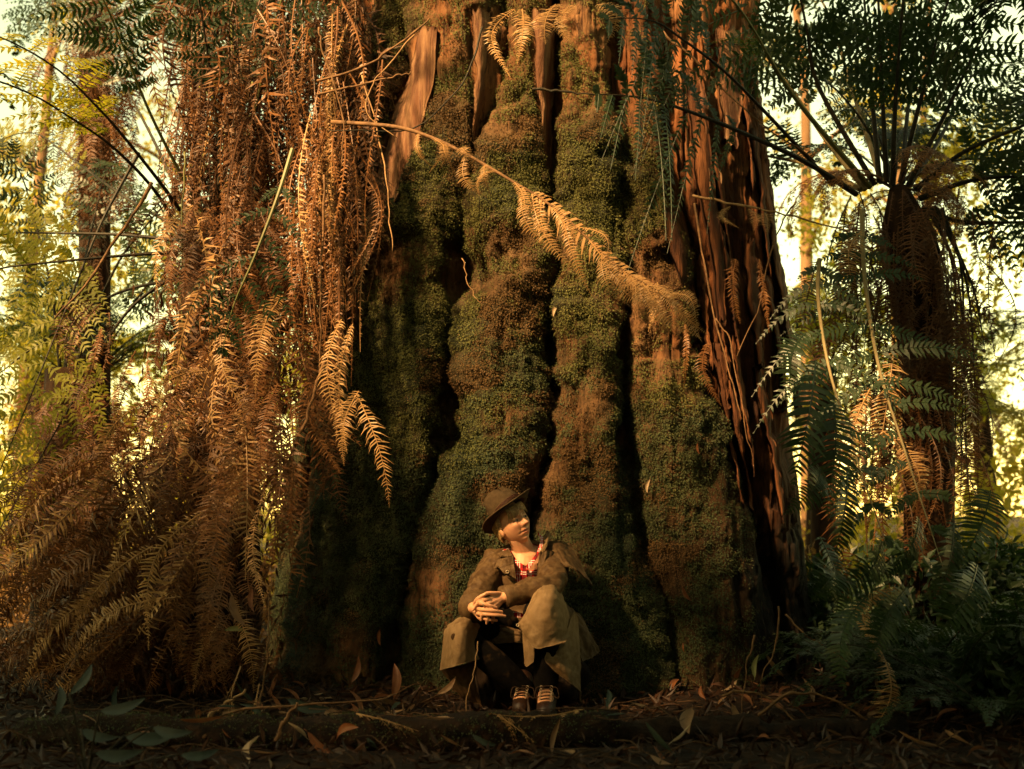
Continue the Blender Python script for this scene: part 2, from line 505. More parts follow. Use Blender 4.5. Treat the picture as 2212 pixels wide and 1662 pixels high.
def trunk_material():
    m, t, out = mat_new('trunk_bark_and_moss')
    at = N_(t, 'ShaderNodeAttribute', attribute_name='moss')
    f1, _ = noise_fac(t, 5, 5, stretch=(1, 1, 0.12))
    f2, _ = noise_fac(t, 3.0, 4, lo=0.42, hi=0.62)
    f3, _ = noise_fac(t, 22, 7, stretch=(1.3, 1.3, 0.14), lo=0.48, hi=0.62, rough=0.68)
    bark = mixc(t, f1, (0.135, 0.060, 0.024), (0.28, 0.150, 0.070))
    bark = mixc(t, f2, bark, (0.19, 0.072, 0.026))
    bark = mixc(t, f3, bark, (0.05, 0.021, 0.011))
    wd = N_(t, 'ShaderNodeAttribute', attribute_name='deadwood')
    wood = mixc(t, f1, (0.06, 0.020, 0.008), (0.16, 0.060, 0.022))
    wood = mixc(t, f3, wood, (0.022, 0.010, 0.006))
    bark = mixc(t, wd.outputs['Fac'], bark, wood)
    g1, _ = noise_fac(t, 2.2, 5, lo=0.4, hi=0.6)
    g2, _ = noise_fac(t, 45, 3, lo=0.3, hi=0.7)
    moss = mixc(t, g1, (0.020, 0.030, 0.016), (0.052, 0.036, 0.014))
    moss = mixc(t, g2, moss, (0.014, 0.014, 0.008))
    c = mixc(t, at.outputs['Fac'], bark, moss)
    ch = N_(t, 'ShaderNodeAttribute', attribute_name='char_shade')
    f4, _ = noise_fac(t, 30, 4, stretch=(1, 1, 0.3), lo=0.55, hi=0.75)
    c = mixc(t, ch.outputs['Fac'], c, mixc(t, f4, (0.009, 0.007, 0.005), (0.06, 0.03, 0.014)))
    p = N_(t, 'ShaderNodeBsdfPrincipled'); p.inputs['Roughness'].default_value = 0.85
    p.inputs['Specular IOR Level'].default_value = 0.15
    t.links.new(c, p.inputs['Base Color'])
    _, raw = noise_fac(t, 40, 8, stretch=(1.6, 1.6, 0.16), rough=0.65)
    b = N_(t, 'ShaderNodeBump'); b.inputs['Strength'].default_value = 0.9; b.inputs['Distance'].default_value = 0.02
    t.links.new(raw, b.inputs['Height']); t.links.new(b.outputs[0], p.inputs['Normal'])
    t.links.new(p.outputs[0], out.inputs[0])
    return m


M['trunk'] = trunk_material()
tree_root = np.array([0.05, 2.25, 0.0])
giant = thing('giant_tree', 'huge mossy old tree trunk with fluted buttresses filling the middle of the picture', 'tree', tree_root)


def build_trunk():
    # front grid + back half + tall upper shaft: one closed sheet round the tree
    nb = 60
    a = np.linspace(0, math.pi, nb + 2)[1:-1]
    L = TPd[0]; R = TPd[-1]
    back = []
    for k in range(nb):
        c = 0.5 * (L + R); h = 0.5 * (R[:, 0] - L[:, 0])
        B = np.stack([c[:, 0] + h * math.cos(a[k]) * (1 + 0.03 * vnoise(a[k] * 4 + 0 * h, zz_ * 0.8, 130)), c[:, 1] + 1.5 * h * math.sin(a[k]) * (1 + 0.05 * vnoise(a[k] * 5 + 0 * h, zz_ * 0.5, 131)), zz_], -1)
        back.append(B)
    A = np.concatenate([TPd, np.array(back)], 0)         # (columns, heights, 3)
    ctr = np.array([0.05, 2.4, 0])
    top = A[:, -1]
    up = []
    for k, dz in enumerate((0.6, 1.4, 2.6, 4.2, 6.5, 10, 16)):
        s = 1 - 0.025 * dz
        q = ctr + (top - ctr) * np.array([s, s, 0]); q[:, 2] = TREE_ZTOP + dz
        up.append(q)
    A = np.concatenate([A, np.stack(up, 1)], 1)
    nc, nh = A.shape[:2]
    mb = MB().add(A, grid_faces(nh, nc, True)[:, ::1] * 0 + _wrapfaces(nc, nh))
    me = mb.mesh('trunk', M['trunk'], True, tree_root)
    mo = np.zeros((nc, nh), np.float32); dw = np.zeros((nc, nh), np.float32)
    mo[:NU, :NZ] = TM; mo[NU:, :] = 0.3
    dw[:NU, :NZ] = np.where(TC == 5, np.clip(1.0 - (ZZ - 3.0) * 1.1, 0.0, 1), np.where(TC == 4, np.clip((ZZ - 1.9) * 1.2 + TS * 0.6, 0, 1), 0))
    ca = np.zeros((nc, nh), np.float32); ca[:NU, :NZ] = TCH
    for nm, arr in (('moss', mo), ('deadwood', dw), ('char_shade', ca)):
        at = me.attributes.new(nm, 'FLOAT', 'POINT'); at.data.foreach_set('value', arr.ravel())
    link('trunk', me, giant)


def _wrapfaces(nc, nh):
    i = np.arange(nc)[:, None]; j = np.arange(nh - 1)[None, :]
    i2 = (i + 1) % nc
    return np.stack(np.broadcast_arrays(i * nh + j, i2 * nh + j, i2 * nh + j + 1, i * nh + j + 1), -1).reshape(-1, 4)


build_trunk()


def leaf_cards(C, Nn, size, rng, droop=0.6, aspect=0.55):
    """pointed little leaves at centres C, standing off the surface and hanging down; two triangles folded on the midrib"""
    n = len(C)
    down = np.array([0, 0, -1.0])
    axis = nrm(Nn * rng.uniform(0.25, 0.9, (n, 1)) + down * droop * rng.uniform(0.3, 1.5, (n, 1)) + rng.normal(0, 0.45, (n, 3)))
    side = nrm(np.cross(axis, Nn) + rng.normal(0, 0.25, (n, 3)))
    fold = np.cross(axis, side)
    s = size[:, None]
    b = C; tip = C + axis * s
    l = C + axis * s * 0.45 + side * s * aspect * 0.5 - fold * s * 0.08
    r = C + axis * s * 0.45 - side * s * aspect * 0.5 - fold * s * 0.08
    V = np.stack([b, l, tip, r], 1).reshape(-1, 3)
    k = np.arange(n)[:, None] * 4
    return V, np.concatenate([k + np.array([[0, 1, 2]]), k + np.array([[0, 2, 3]])])


def build_moss():
    rng = np.random.default_rng(5)
    n0 = 880000
    u = rng.uniform(0.01, 0.99, n0); z = rng.uniform(-0.05, 4.9, n0)
    fu = np.interp(u, uu, np.arange(NU)); fz = (z + 0.15) / (TREE_ZTOP + 0.15) * (NZ - 1)
    iu = np.clip(fu.astype(int), 0, NU - 2); iz = np.clip(fz.astype(int), 0, NZ - 2)
    du = (fu - iu)[:, None]; dz = (fz - iz)[:, None]
    P = (TPd[iu, iz] * (1 - du) + TPd[iu + 1, iz] * du) * (1 - dz) + (TPd[iu, iz + 1] * (1 - du) + TPd[iu + 1, iz + 1] * du) * dz
    mo = TM[iu, iz]
    clump = fbm(P[:, 0] * 9, P[:, 2] * 11, 141, 2)
    keep = rng.uniform(0, 1, n0) < np.clip(mo * 1.5 - 0.36 + 0.35 * clump, 0, 0.85)
    P = P[keep]; Nn = TNd[iu, iz][keep]; clump = clump[keep]
    P = P + Nn * (rng.uniform(-0.004, 0.012, (len(P), 1)) + 0.010 * np.clip(clump, -0.5, 1)[:, None])
    patch = fbm(P[:, 0] * 2.3 + 5, P[:, 2] * 2.6, 151, 4) + 0.35 * fbm(P[:, 0] * 9, P[:, 2] * 12, 157, 2)
    brown = patch + rng.normal(0, 0.10, len(P)) > 0.20
    size = rng.uniform(0.007, 0.0155, len(P)) * (1 + 0.25 * clump)
    gold = ~brown & (P[:, 2] + 0.9 * fbm(P[:, 0] * 2.0, P[:, 2] * 2.0, 153, 3) + rng.normal(0, 0.25, len(P)) > 1.75)  # lighter upper moss: partly golden growth, partly the stronger light painted in
    for nm, mk, mt in (('moss', ~brown & ~gold, M['moss']), ('lit_golden_moss', gold, M['moss_gold_lit']), ('brown_moss', brown, M['moss_brown'])):
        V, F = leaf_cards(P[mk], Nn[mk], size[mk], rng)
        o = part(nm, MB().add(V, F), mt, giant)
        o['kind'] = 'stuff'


build_moss()
# ------------------------------------------------------------------ fern building
def comb(mb, P, S, Nn, npairs, length, width, rng, sweep=0.35, droop=0.0, t0=0.03, jit=0.15, curl=0.25, fold=0.25):
    """two rows of narrow leaflets along the path P"""
    n = len(P)
    t = np.linspace(t0, 0.995, npairs) + rng.normal(0, 0.15 / npairs, npairs)
    t = np.clip(t, 0, 1)
    q = t * (n - 1); i = np.minimum(q.astype(int), n - 2); f = (q - i)[:, None]
    base = P[i] * (1 - f) + P[i + 1] * f
    T = nrm(P[np.minimum(i + 1, n - 1)] - P[i]); Sv = S[i]; Nv = Nn[i]
    L = length(t)[:, None]
    for sg in (-1, 1):
        j = rng.normal(0, jit, (npairs, 3))
        d = nrm(sg * Sv + T * (sweep + 0.35 * t[:, None]) + Nv * fold + j)
        l = L * (1 + rng.normal(0, 0.10, (npairs, 1)))
        bend = (Nv * -curl + T * 0.12 + np.array([0, 0, -droop]) + rng.normal(0, 0.08, (npairs, 3))) * l
        wv = T * (width * 0.5) * (0.45 + 0.55 * np.minimum(l / np.max(L), 1))
        mid = base + d * l * 0.55 + bend * 0.25
        tip = base + d * l + bend
        V = np.stack([base - wv * 0.9, base + wv * 0.9, mid - wv, mid + wv, tip], 1).reshape(-1, 3)
        k = np.arange(npairs)[:, None] * 5
        mb.add(V, k + np.array([[0, 1, 3, 2]]), k + np.array([[2, 3, 4]]))
    return mb


def strip_mesh(seed, mat, L=1.0, wid=0.085, pairs=34, lw=0.013, bow=0.12, curl=0.5, jit=0.22, twist=0.5, stem=0.0045):
    """a drooping comb of leaflets: runs down -Z from the origin for about L, faces -Y"""
    rng = np.random.default_rng(seed)
    n = 14
    t = np.linspace(0, 1, n)
    b1, b2 = rng.uniform(-bow, bow, 2); b3 = rng.uniform(0.02, 0.16)
    P = np.stack([b1 * np.sin(t * math.pi * rng.uniform(0.6, 1.4)) * L, -b3 * np.sin(t * math.pi) * L + b2 * t * t * 0.5 * L, -L * t], -1)
    T, S, N = frames(P)
    tw = twist * np.sin(t * rng.uniform(2, 5) + rng.uniform(0, 6))
    S2 = nrm(S * np.cos(tw)[:, None] + N * np.sin(tw)[:, None]); N2 = np.cross(S2, T)
    N2 = np.where((N2[:, 1:2] > 0), -N2, N2)
    mb = MB()
    tube(mb, P, np.linspace(stem, stem * 0.3, n), 5)
    w = wid * rng.uniform(0.8, 1.2)
    prof = lambda q: w * np.clip(0.45 + 2.2 * q, 0, 1) * np.clip((1.03 - q) * 2.2, 0.06, 1)
    comb(mb, P, S2, N2, pairs, prof, lw, rng, 0.25, 0.25, 0.02, jit, curl, 0.35)
    return mb.mesh('dead_frond', mat)


def frond_mb(P, rng, stipe=0.2, npin=22, plen=0.32, pairs=13, lfl=0.05, lw=0.014, droop=0.25, sweep=0.35, sides=7, rad=0.010, S=None, miss=0.0, colmb=None, fold=0.10):
    """a whole twice-divided frond along the path P; returns stem mesh builder and leaf mesh builder"""
    n = len(P)
    T, Sd, N = frames(P)
    if S is not None:
        Sd = nrm(S - T * np.sum(S * T, -1, keepdims=True)); N = np.cross(Sd, T)
    N = np.where(N[:, 2:3] < 0, -N, N)
    st = MB(); lf = MB()
    tube(st, P, np.linspace(rad, rad * 0.15, n), sides)
    ts = np.linspace(stipe, 0.985, npin)
    for k, tt in enumerate(ts):
        q = tt * (n - 1); i = min(int(q), n - 2); f = q - i
        b = P[i] * (1 - f) + P[i + 1] * f
        r = (tt - stipe) / (1 - stipe)
        L = plen * min(1, 0.35 + 2.4 * r) * min(1, (1.04 - r) * 1.75)
        for sg in (-1, 1):
            if rng.uniform() < miss:
                continue
            if rng.uniform() < 0.05:
                continue
            L = L * rng.uniform(0.82, 1.06)
            d = nrm(sg * Sd[i] + T[i] * (sweep + 0.3 * r) + N[i] * fold + rng.normal(0, 0.13, 3))
            m = 7
            s = np.linspace(0, 1, m)[:, None]
            pp = b + d * L * s + np.array([0, 0, -1.0]) * droop * L * s ** 2 + T[i] * 0.10 * L * s ** 2
            tT = nrm(np.gradient(pp, axis=0))
            s2 = nrm(np.cross(tT, N[i])); n2 = np.cross(s2, tT); n2 = np.where(np.sum(n2 * N[i], -1, keepdims=True) < 0, -n2, n2)
            lf_t = lf if colmb is None else colmb(k, sg)
            tube(lf_t, pp, np.linspace(rad * 0.22, rad * 0.06, m), 3, False)
            np_ = max(5, int(pairs * (0.4 + 0.6 * L / plen)))
            ll = lfl * (0.45 + 0.55 * L / plen)
            comb(lf_t, pp, s2, n2, np_, lambda q: ll * np.clip(0.7 + q, 0, 1) * np.clip((1.05 - q) * 1.9, 0.08, 1), lw, rng, 0.3, 0.12, 0.05, 0.13, 0.15, 0.1)
    return st, lf


def arch(L, up, out, droop, n=26):
    """frond path in the local XZ plane: rises, leans out along +X and droops"""
    t = np.linspace(0, 1, n)
    ang = math.radians(up) - t ** 1.4 * math.radians(droop)
    d = np.stack([np.cos(ang), 0 * t, np.sin(ang)], -1) * L / (n - 1)
    return np.cumsum(d, 0) - d[0]


FROND_LIB = {}


def frond_lib(key, mat, stem, n, seed, **kw):
    L = kw.pop('L', 1.7); ups = kw.pop('up', (75, 45)); dr = kw.pop('drp', (70, 130))
    out = []
    for k in range(n):
        rng = np.random.default_rng(seed + k)
        P = arch(L * rng.uniform(0.85, 1.15), rng.uniform(ups[1], ups[0]), 0, rng.uniform(*dr))
        P[:, 1] += 0.06 * L * np.sin(np.linspace(0, 1, len(P)) * rng.uniform(1, 3)) * rng.choice([-1, 1])
        st, lf = frond_mb(P, rng, S=np.tile([[0, 1.0, 0]], (len(P), 1)), **kw)
        me = st.mesh('frond', stem)
        # stem and blade share one mesh with two materials
        mb = MB(); mb.V = st.V + lf.V; mb.n = st.n + lf.n
        mb.F = st.F + [f + st.n for f in lf.F]
        me = mb.mesh('frond', stem); me.materials.append(mat)
        ns = sum(len(f) for f in st.F)
        mi = np.ones(len(me.polygons), np.int32); mi[:ns] = 0
        me.polygons.foreach_set('material_index', mi)
        out.append(me)
    FROND_LIB[key] = out


frond_lib('green', M['green'], M['stem_dark'], 6, 300, L=1.75, stipe=0.22, npin=21, plen=0.36, pairs=12, lfl=0.056, lw=0.020, droop=0.35)
frond_lib('ground', M['green'], M['stem_dark'], 5, 340, L=1.15, up=(65, 35), drp=(60, 110), stipe=0.12, npin=26, plen=0.20, pairs=9, lfl=0.034, lw=0.016, droop=0.2, rad=0.007)
frond_lib('sun', M['sunfern'], M['stem_dark'], 5, 380, L=1.9, stipe=0.2, npin=18, plen=0.38, pairs=9, lfl=0.07, lw=0.028, droop=0.3)
frond_lib('dead', M['dead'], M['twig'], 4, 420, L=1.5, up=(60, 20), drp=(110, 160), stipe=0.2, npin=20, plen=0.26, pairs=12, lfl=0.045, lw=0.014, droop=0.9, miss=0.15)
STRIPS = {k: [strip_mesh(500 + 40 * j + i, M[k], L=1.0, wid=(0.062, 0.085, 0.105)[i % 3], pairs=(46, 40, 34)[i % 3]) for i in range(9)] + [strip_mesh(560 + 40 * j + i, M[k], L=1.0, wid=0.06, pairs=30, lw=0.016, bow=0.2, jit=0.7, curl=1.1, twist=1.6) for i in range(4)] for j, k in enumerate(('dead', 'dead_dark', 'dead_gold'))}
CURTAIN = {k: [strip_mesh(700 + 40 * j + i, M[k], L=1.0, wid=0.032, pairs=46, lw=0.009, bow=0.05, jit=0.5, curl=0.7) for i in range(6)] for j, k in enumerate(('dead', 'dead_dark', 'dead_gold'))}


def place_frond(root, me, base, azim, tilt=0.0, scale=1.0, roll=0.0, name='frond'):
    o = link(name, me, root)
    o.location = Vector(base) - Vector(wloc(root))
    o.rotation_euler = (Matrix.Rotation(azim, 3, 'Z') @ Matrix.Rotation(-tilt, 3, 'Y') @ Matrix.Rotation(roll, 3, 'X')).to_euler()
    o.scale = (scale,) * 3
    return o


def place_strip(root, me, A, B, roll=0.0, name='dead_frond', wscale=None):
    """hang a strip (built down -Z, facing -Y) from A to B"""
    A = np.asarray(A, float); B = np.asarray(B, float)
    d = B - A; L = np.linalg.norm(d); z = -d / L
    y = np.array([0, 1.0, 0.0]); y = nrm(y - z * np.dot(y, z)); x = np.cross(y, z)
    R = Matrix((x, y, z)).transposed() @ Matrix.Rotation(roll, 3, 'Z')
    o = link(name, me, root)
    o.location = Vector(A) - Vector(wloc(root))
    o.rotation_euler = R.to_euler()
    ws = wscale if wscale is not None else max(0.55, min(1.3, L ** 0.5 * 1.15))
    o.scale = (ws, ws, L)
    return o


def cluster_mb(centres, radius, nleaf, size, rng, flat=0.7):
    """loose leafy masses: pointed leaf faces spread through lumps round the centres"""
    C = np.asarray(centres, float); m = len(C)
    idx = rng.integers(0, m, nleaf)
    off = nrm(rng.normal(0, 1, (nleaf, 3))) * (rng.uniform(0, 1, (nleaf, 1)) ** 0.45) * np.asarray(radius)[idx % len(np.atleast_1d(radius))][:, None] if np.ndim(radius) else nrm(rng.normal(0, 1, (nleaf, 3))) * (rng.uniform(0, 1, (nleaf, 1)) ** 0.45) * radius
    off[:, 2] *= flat
    P = C[idx] + off
    V, F = leaf_cards(P, nrm(rng.normal(0, 1, (nleaf, 3))), rng.uniform(0.6, 1.4, nleaf) * size, rng, 0.3, 0.5)
    return MB().add(V, F)
# ------------------------------------------------------------------ the sunlit forest behind
M['far_leaf'] = leaf_mat('forest_leaf', [(0.30, 0.25, 0.03), (0.42, 0.33, 0.05), (0.20, 0.20, 0.035)], 0.55, 0.5, scale=0.9, tcol=(1.5, 1.4, 0.6))
M['far_brown'] = leaf_mat('forest_leaf_brown', [(0.20, 0.11, 0.03), (0.30, 0.17, 0.05), (0.12, 0.06, 0.02)], 0.4, 0.5, scale=0.9)
M['far_trunk'] = solid_mat('far_bark', (0.10, 0.055, 0.026), (0.24, 0.14, 0.07), 4, 0.8, stretch=(1, 1, 0.15), bump=0.6)


TREE_LABELS = ['slim forest tree far behind at the left, between two tree ferns', 'slim distant forest tree just left of the giant tree', 'stout distant forest tree at the far left edge', 
               'forest tree far behind the right tree fern', 'forest tree behind the right edge of the picture', 'stout distant forest tree beyond the right edge', 'distant forest tree hidden partly by the right side of the giant tree', 'distant forest tree beyond the left edge', 'farthest forest tree behind the left shoulder of the giant tree']
FERN_LABELS = ['background tree fern with a brown skirt behind the left edge', 'background tree fern in the light just left of the brown skirt', 'taller background tree fern with a brown skirt at the far left', 'background tree fern close to the left side of the giant tree', 'background tree fern seen between giant tree and right tree fern', 'small background tree fern behind the right tree fern trunk', 'tall skirted background tree fern behind the right tree fern crown', 'skirted background tree fern at the far right', 'distant background tree fern at the far left', 'distant background tree fern right beside the giant tree', 'background tree fern at the right edge, nearest of those behind']


def build_background():
    rng = np.random.default_rng(77)
    # undergrowth: a mass of sunlit leaves either side of the giant tree
    C = []; Rr = []
    for k in range(460):
        y = rng.uniform(6.5, 17)
        x = rng.uniform(-1, 1) * (0.50 * (y + 6))
        h = ground_z(x, y) + rng.uniform(0.0, 1.0) ** 1.25 * (1.5 + 0.32 * (y - 6))
        C.append((x, y, h)); Rr.append(rng.uniform(0.35, 0.8))
    Rr = np.array(Rr)
    mb = cluster_mb(C, Rr, 34000, 0.115, rng)
    o = link('undergrowth', mb.mesh('undergrowth', M['far_leaf']))
    tag(o, 'yellow green sunlit undergrowth filling the forest behind the giant tree', 'undergrowth', kind='stuff')
    C = []
    for k in range(150):
        y = rng.uniform(2.6, 9); x = rng.choice([-1, 1]) * rng.uniform(1.9, 0.5 * (y + 6) + .6); C.append((x, y, ground_z(x, y) + rng.uniform(0, 0.6)))
    mb = cluster_mb(C, 0.45, 26000, 0.075, rng)
    o = link('bracken', mb.mesh('bracken', M['far_brown']))
    tag(o, 'brown dry bracken low on the forest floor behind the ferns', 'bracken', kind='stuff')
    C = [(sg * rng.uniform(2.3, 5.2), rng.uniform(4.6, 7.5), rng.uniform(0.2, 4.8)) for sg in (-1, 1) for _ in range(44)]
    o = link('thicket', cluster_mb(C, 0.5, 11000, 0.085, rng).mesh('thicket', M['far_leaf']))
    tag(o, 'yellow green saplings and leaves screening the forest close behind the tree ferns', 'thicket', kind='stuff')
    # slim trees with trunks and crowns
    spots = [(-4.6, 12.5, .14, 11), (-2.9, 15.0, .16, 12), (-6.3, 15.5, .2, 13), (5.2, 14.0, .17, 12), (6.6, 11.5, .12, 10), (7.6, 16.0, .2, 13), (2.4, 16.5, .15, 12), (-8.2, 13.0, .15, 12), (-1.6, 18.0, .18, 13)]
    words = ['slim', 'slender', 'thin', 'pale', 'straight', 'leaning']
    for k, (x, y, r, h) in enumerate(spots):
        z0 = float(ground_z(x, y)) - 0.05
        side = 'left' if x < 0 else 'right'
        t = thing('forest_tree', TREE_LABELS[k], 'tree', (x, y, z0), 'slim trees in the forest behind')
        n = 14; s = np.linspace(0, 1, n)
        P = np.stack([x + 0.25 * vnoise(s * 3 + k, s * 0, 160) * s * 2, y + 0 * s, z0 + h * s], -1)
        mb = tube(MB(), P, r * (1 - 0.7 * s) * (1 + 0.5 * np.exp(-s * 30)), 9)
        tips = []
        for b in range(9):
            q = rng.uniform(0.35, 0.98); i = int(q * (n - 1)); a = rng.uniform(0, 6.28); l = rng.uniform(0.8, 2.2) * (1.2 - 0.6 * q)
            e = P[i] + np.array([math.cos(a) * l, math.sin(a) * l, rng.uniform(0.3, 1.1)])
            tube(mb, smooth_path([P[i], (P[i] + e) / 2 + [0, 0, .15], e], 6), np.linspace(r * 0.35, r * 0.08, 6), 5)
            tips += [e, (P[i] + e) / 2 + [0, 0, .2]]
        part('trunk', mb, M['far_trunk'], t, True)
        cm = cluster_mb(tips + [P[-1]], 0.62, 2300, 0.13, rng)
        part('crown', cm, M['far_leaf'], t)
    # tree ferns further back
    ferns = [(-4.1, 4.6, 2.2, 1), (-3.2, 7.2, 1.8, 0), (-5.4, 7.0, 2.7, 1), (-2.5, 9.8, 2.4, 0), (3.2, 5.4, 2.5, 0), (4.6, 6.4, 1.9, 0), (3.9, 8.8, 3.0, 1), (5.9, 8.4, 2.6, 1), (-6.6, 10.5, 2.9, 0), (2.7, 12.0, 2.2, 0), (6.2, 5.0, 2.3, 0)]
    for k, (x, y, h, skirt) in enumerate(ferns):
        z0 = float(ground_z(x, y)) - 0.03
        t = thing('tree_fern', FERN_LABELS[k], 'tree fern', (x, y, z0), 'tree ferns in the sunlit forest behind')
        s = np.linspace(0, 1, 9)
        P = np.stack([x + 0.1 * np.sin(s * 2 + k), y + 0 * s, z0 + h * s], -1)
        part('trunk', tube(MB(), P, 0.11 + 0.03 * (1 - s), 9), M['fibre'], t, True)
        top = P[-1]
        for j in range(15):
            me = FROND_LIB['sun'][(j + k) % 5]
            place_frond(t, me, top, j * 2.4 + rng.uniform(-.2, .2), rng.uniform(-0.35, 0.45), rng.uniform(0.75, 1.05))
        if skirt:
            for j in range(16):
                a = rng.uniform(0, 6.28); A = top + [0.12 * math.cos(a), 0.12 * math.sin(a), 0]
                B = A + [0.28 * math.cos(a), 0.28 * math.sin(a), -rng.uniform(0.8, 1.5)]
                place_strip(t, STRIPS['dead'][j % 9], A, B, a, wscale=1.2)


build_background()


def build_shade_canopy():
    """unseen canopy added over and behind the camera, its crowns placed to shade the floor around one gap at the upper left"""
    rng = np.random.default_rng(99)
    Sv = np.array(SUN_DIR)
    # trunk (x, y) and the crown lumps, added where they block or open the sun (x, y, z, radius, leaves)
    trees = [((-1.2, -11.0), 'nearest tall tree behind the viewer', [(0.6, -8.4, 10.4, 1.6, 4600), (-2.2, -8.9, 10.2, 1.6, 5600), (-0.6, -9.4, 10.6, 1.6, 4300)]),
             ((3.2, -10.0), 'tall spreading tree behind the viewer on the right', [(2.4, -5.0, 10.2, 1.7, 5600), (2.6, -7.4, 10.6, 1.9, 5400), (1.4, -9.0, 11, 1.8, 4300), (3.4, -4.0, 10.4, 1.8, 5400)]),
             ((-5.2, -12.5), 'tall tree behind the viewer on the left', [(-4.0, -10.4, 9.8, 1.5, 4300), (-6.2, -11.8, 10.4, 1.6, 4300), (-2.8, -10.6, 10.8, 1.6, 4200), (-5.0, -12.6, 11.2, 2.0, 4300)]),
             ((6.5, -5.0), 'tall tree standing off to the right of the ferns', [(5.4, -2.6, 9.4, 1.9, 5400), (7.2, -4.6, 10.4, 2.0, 4400), (5.0, -6.6, 10.8, 1.9, 4300), (3.4, -1.6, 9.6, 1.6, 4600)]),
             ((-8.0, -5.6), 'tall tree beside the viewer far to the left', [(-7.0, -9.2, 8.0, 1.0, 4400), (-8.9, -8.2, 8.0, 1.2, 4400), (-4.9, -8.7, 8.0, 1.2, 4400), (-8.8, -6.6, 8.0, 1.0, 1300), (-3.9, -7.0, 8.0, 0.9, 3600), (-4.95, -6.3, 8.0, 0.6, 2400), (-5.4, -8.2, 8.0, 1.0, 4200), (-2.4, -4.6, 8.0, 0.8, 3000), (-10.8, -7.4, 8.4, 1.3, 4000)]),
             ((-2.6, -9.6), 'tall slender tree behind the viewer just left', [(-2.4, -7.4, 9.2, 1.3, 4200), (-0.9, -5.6, 9.6, 1.3, 4200), (0.9, -3.9, 9.4, 1.3, 3800), (-2.4, -5.0, 9.8, 1.2, 3000), (-0.6, -2.2, 9.0, 1.2, 3000), (1.0, -1.2, 9.4, 1.2, 3000)]),
             ((-12.0, -10.0), 'tall tree far off to the left', [(-12.4, -8.6, 9.4, 1.6, 3200), (-11.4, -11.6, 10.2, 1.9, 3200)])]
    for k, ((x, y), who, lumps) in enumerate(trees):
        t = thing('shade_tree', who + ', unseen, added to shade the floor', 'tree', (x, y, float(ground_z(x, y)) - 0.05), 'unseen trees added to shade the forest floor')
        h = 10.8
        s = np.linspace(0, 1, 10)
        P = np.stack([x + 0.3 * np.sin(s * 2 + k), y + 0 * s, h * s], -1)
        mb = tube(MB(), P, 0.28 * (1 - 0.75 * s), 9)
        cm = MB()
        for (a, b, c, r, nl) in lumps:
            e = np.array([a, b, c])
            tube(mb, smooth_path([P[6], (P[6] + e) / 2 + [0, 0, .5], e], 7), np.linspace(0.1, 0.03, 7), 6)
            C = e + rng.normal(0, 1, (9, 3)) * r * [.45, .45, .25]
            q = cluster_mb(C, r * 0.6, nl, 0.26, rng)
            cm.add(q.V[0], *q.F)
        part('trunk', mb, M['far_trunk'], t, True)
        part('crown', cm, M['green'], t)

    # the same forest carried on behind the viewer, added unseen to block low sky
    C = []; Rr = []
    for k in range(150):
        a = rng.uniform(0.05, math.pi - 0.05); r = rng.uniform(10, 17)
        x, y = r * 1.25 * math.cos(a), -5 - r * math.sin(a) + 3
        C.append((x, y, rng.uniform(0.2, 8.5))); Rr.append(rng.uniform(1.0, 1.9))
    for k in range(90):      # lower bushes added close behind and beside the viewer to darken the ground
        if k < 50:
            x, y = rng.uniform(-6, 6), rng.uniform(-10.5, -7.6)
            C.append((x, y, rng.uniform(0.2, 4.6)))
        else:
            sg = 1; y = rng.uniform(-6.5, -2.5)
            x = sg * rng.uniform(0.5 * (y + 6) + 2.2, 0.5 * (y + 6) + 4.0); C.append((x, y, rng.uniform(0.2, 4.2)))
        Rr.append(rng.uniform(0.7, 1.2))
    o = link('forest', cluster_mb(C, np.array(Rr), 60000, 0.48, rng).mesh('forest', M['green']))  # unseen leaves and bushes added to hold back sky light
    tag(o, 'dark leafy forest added unseen behind the viewer to hold back sky light', 'forest', kind='stuff')


build_shade_canopy()
# ------------------------------------------------------------------ near ferns
def px_path(pts, n, Y=None):
    """pts: (px, py, Y) triples"""
    p = np.array(pts, float)
    return smooth_path(D(p[:, 0], p[:, 1], p[:, 2]), n)


def hero_frond(root, pts, stem, leaf, rng, name='frond', n=30, extend=0.0, **kw):
    P = px_path(pts, n)
    if extend:
        d = P[-1] - P[-3]; d = d / np.linalg.norm(d)
        k = 14; s = np.linspace(0, 1, k + 1)[1:, None]
        out = np.array([d[0], d[1], 0]) * 0.6 + np.array([0, 0, -0.55])
        P = np.vstack([P, P[-1] + d * extend * s + out * extend * s ** 2])
    st, lf = frond_mb(P, rng, **kw)
    mb = MB(); mb.V = st.V + lf.V; mb.n = st.n + lf.n; mb.F = st.F + [f + st.n for f in lf.F]
    me = mb.mesh(name, M[stem], False, wloc(root)); me.materials.append(M[leaf])
    mi = np.ones(len(me.polygons), np.int32); mi[:sum(len(f) for f in st.F)] = 0
    me.polygons.foreach_set('material_index', mi)
    return link(name, me, root)


def co_of_mesh(me):
    a = np.zeros(len(me.vertices) * 3, np.float32); me.vertices.foreach_get('co', a)
    return a.reshape(-1, 3).astype(float)


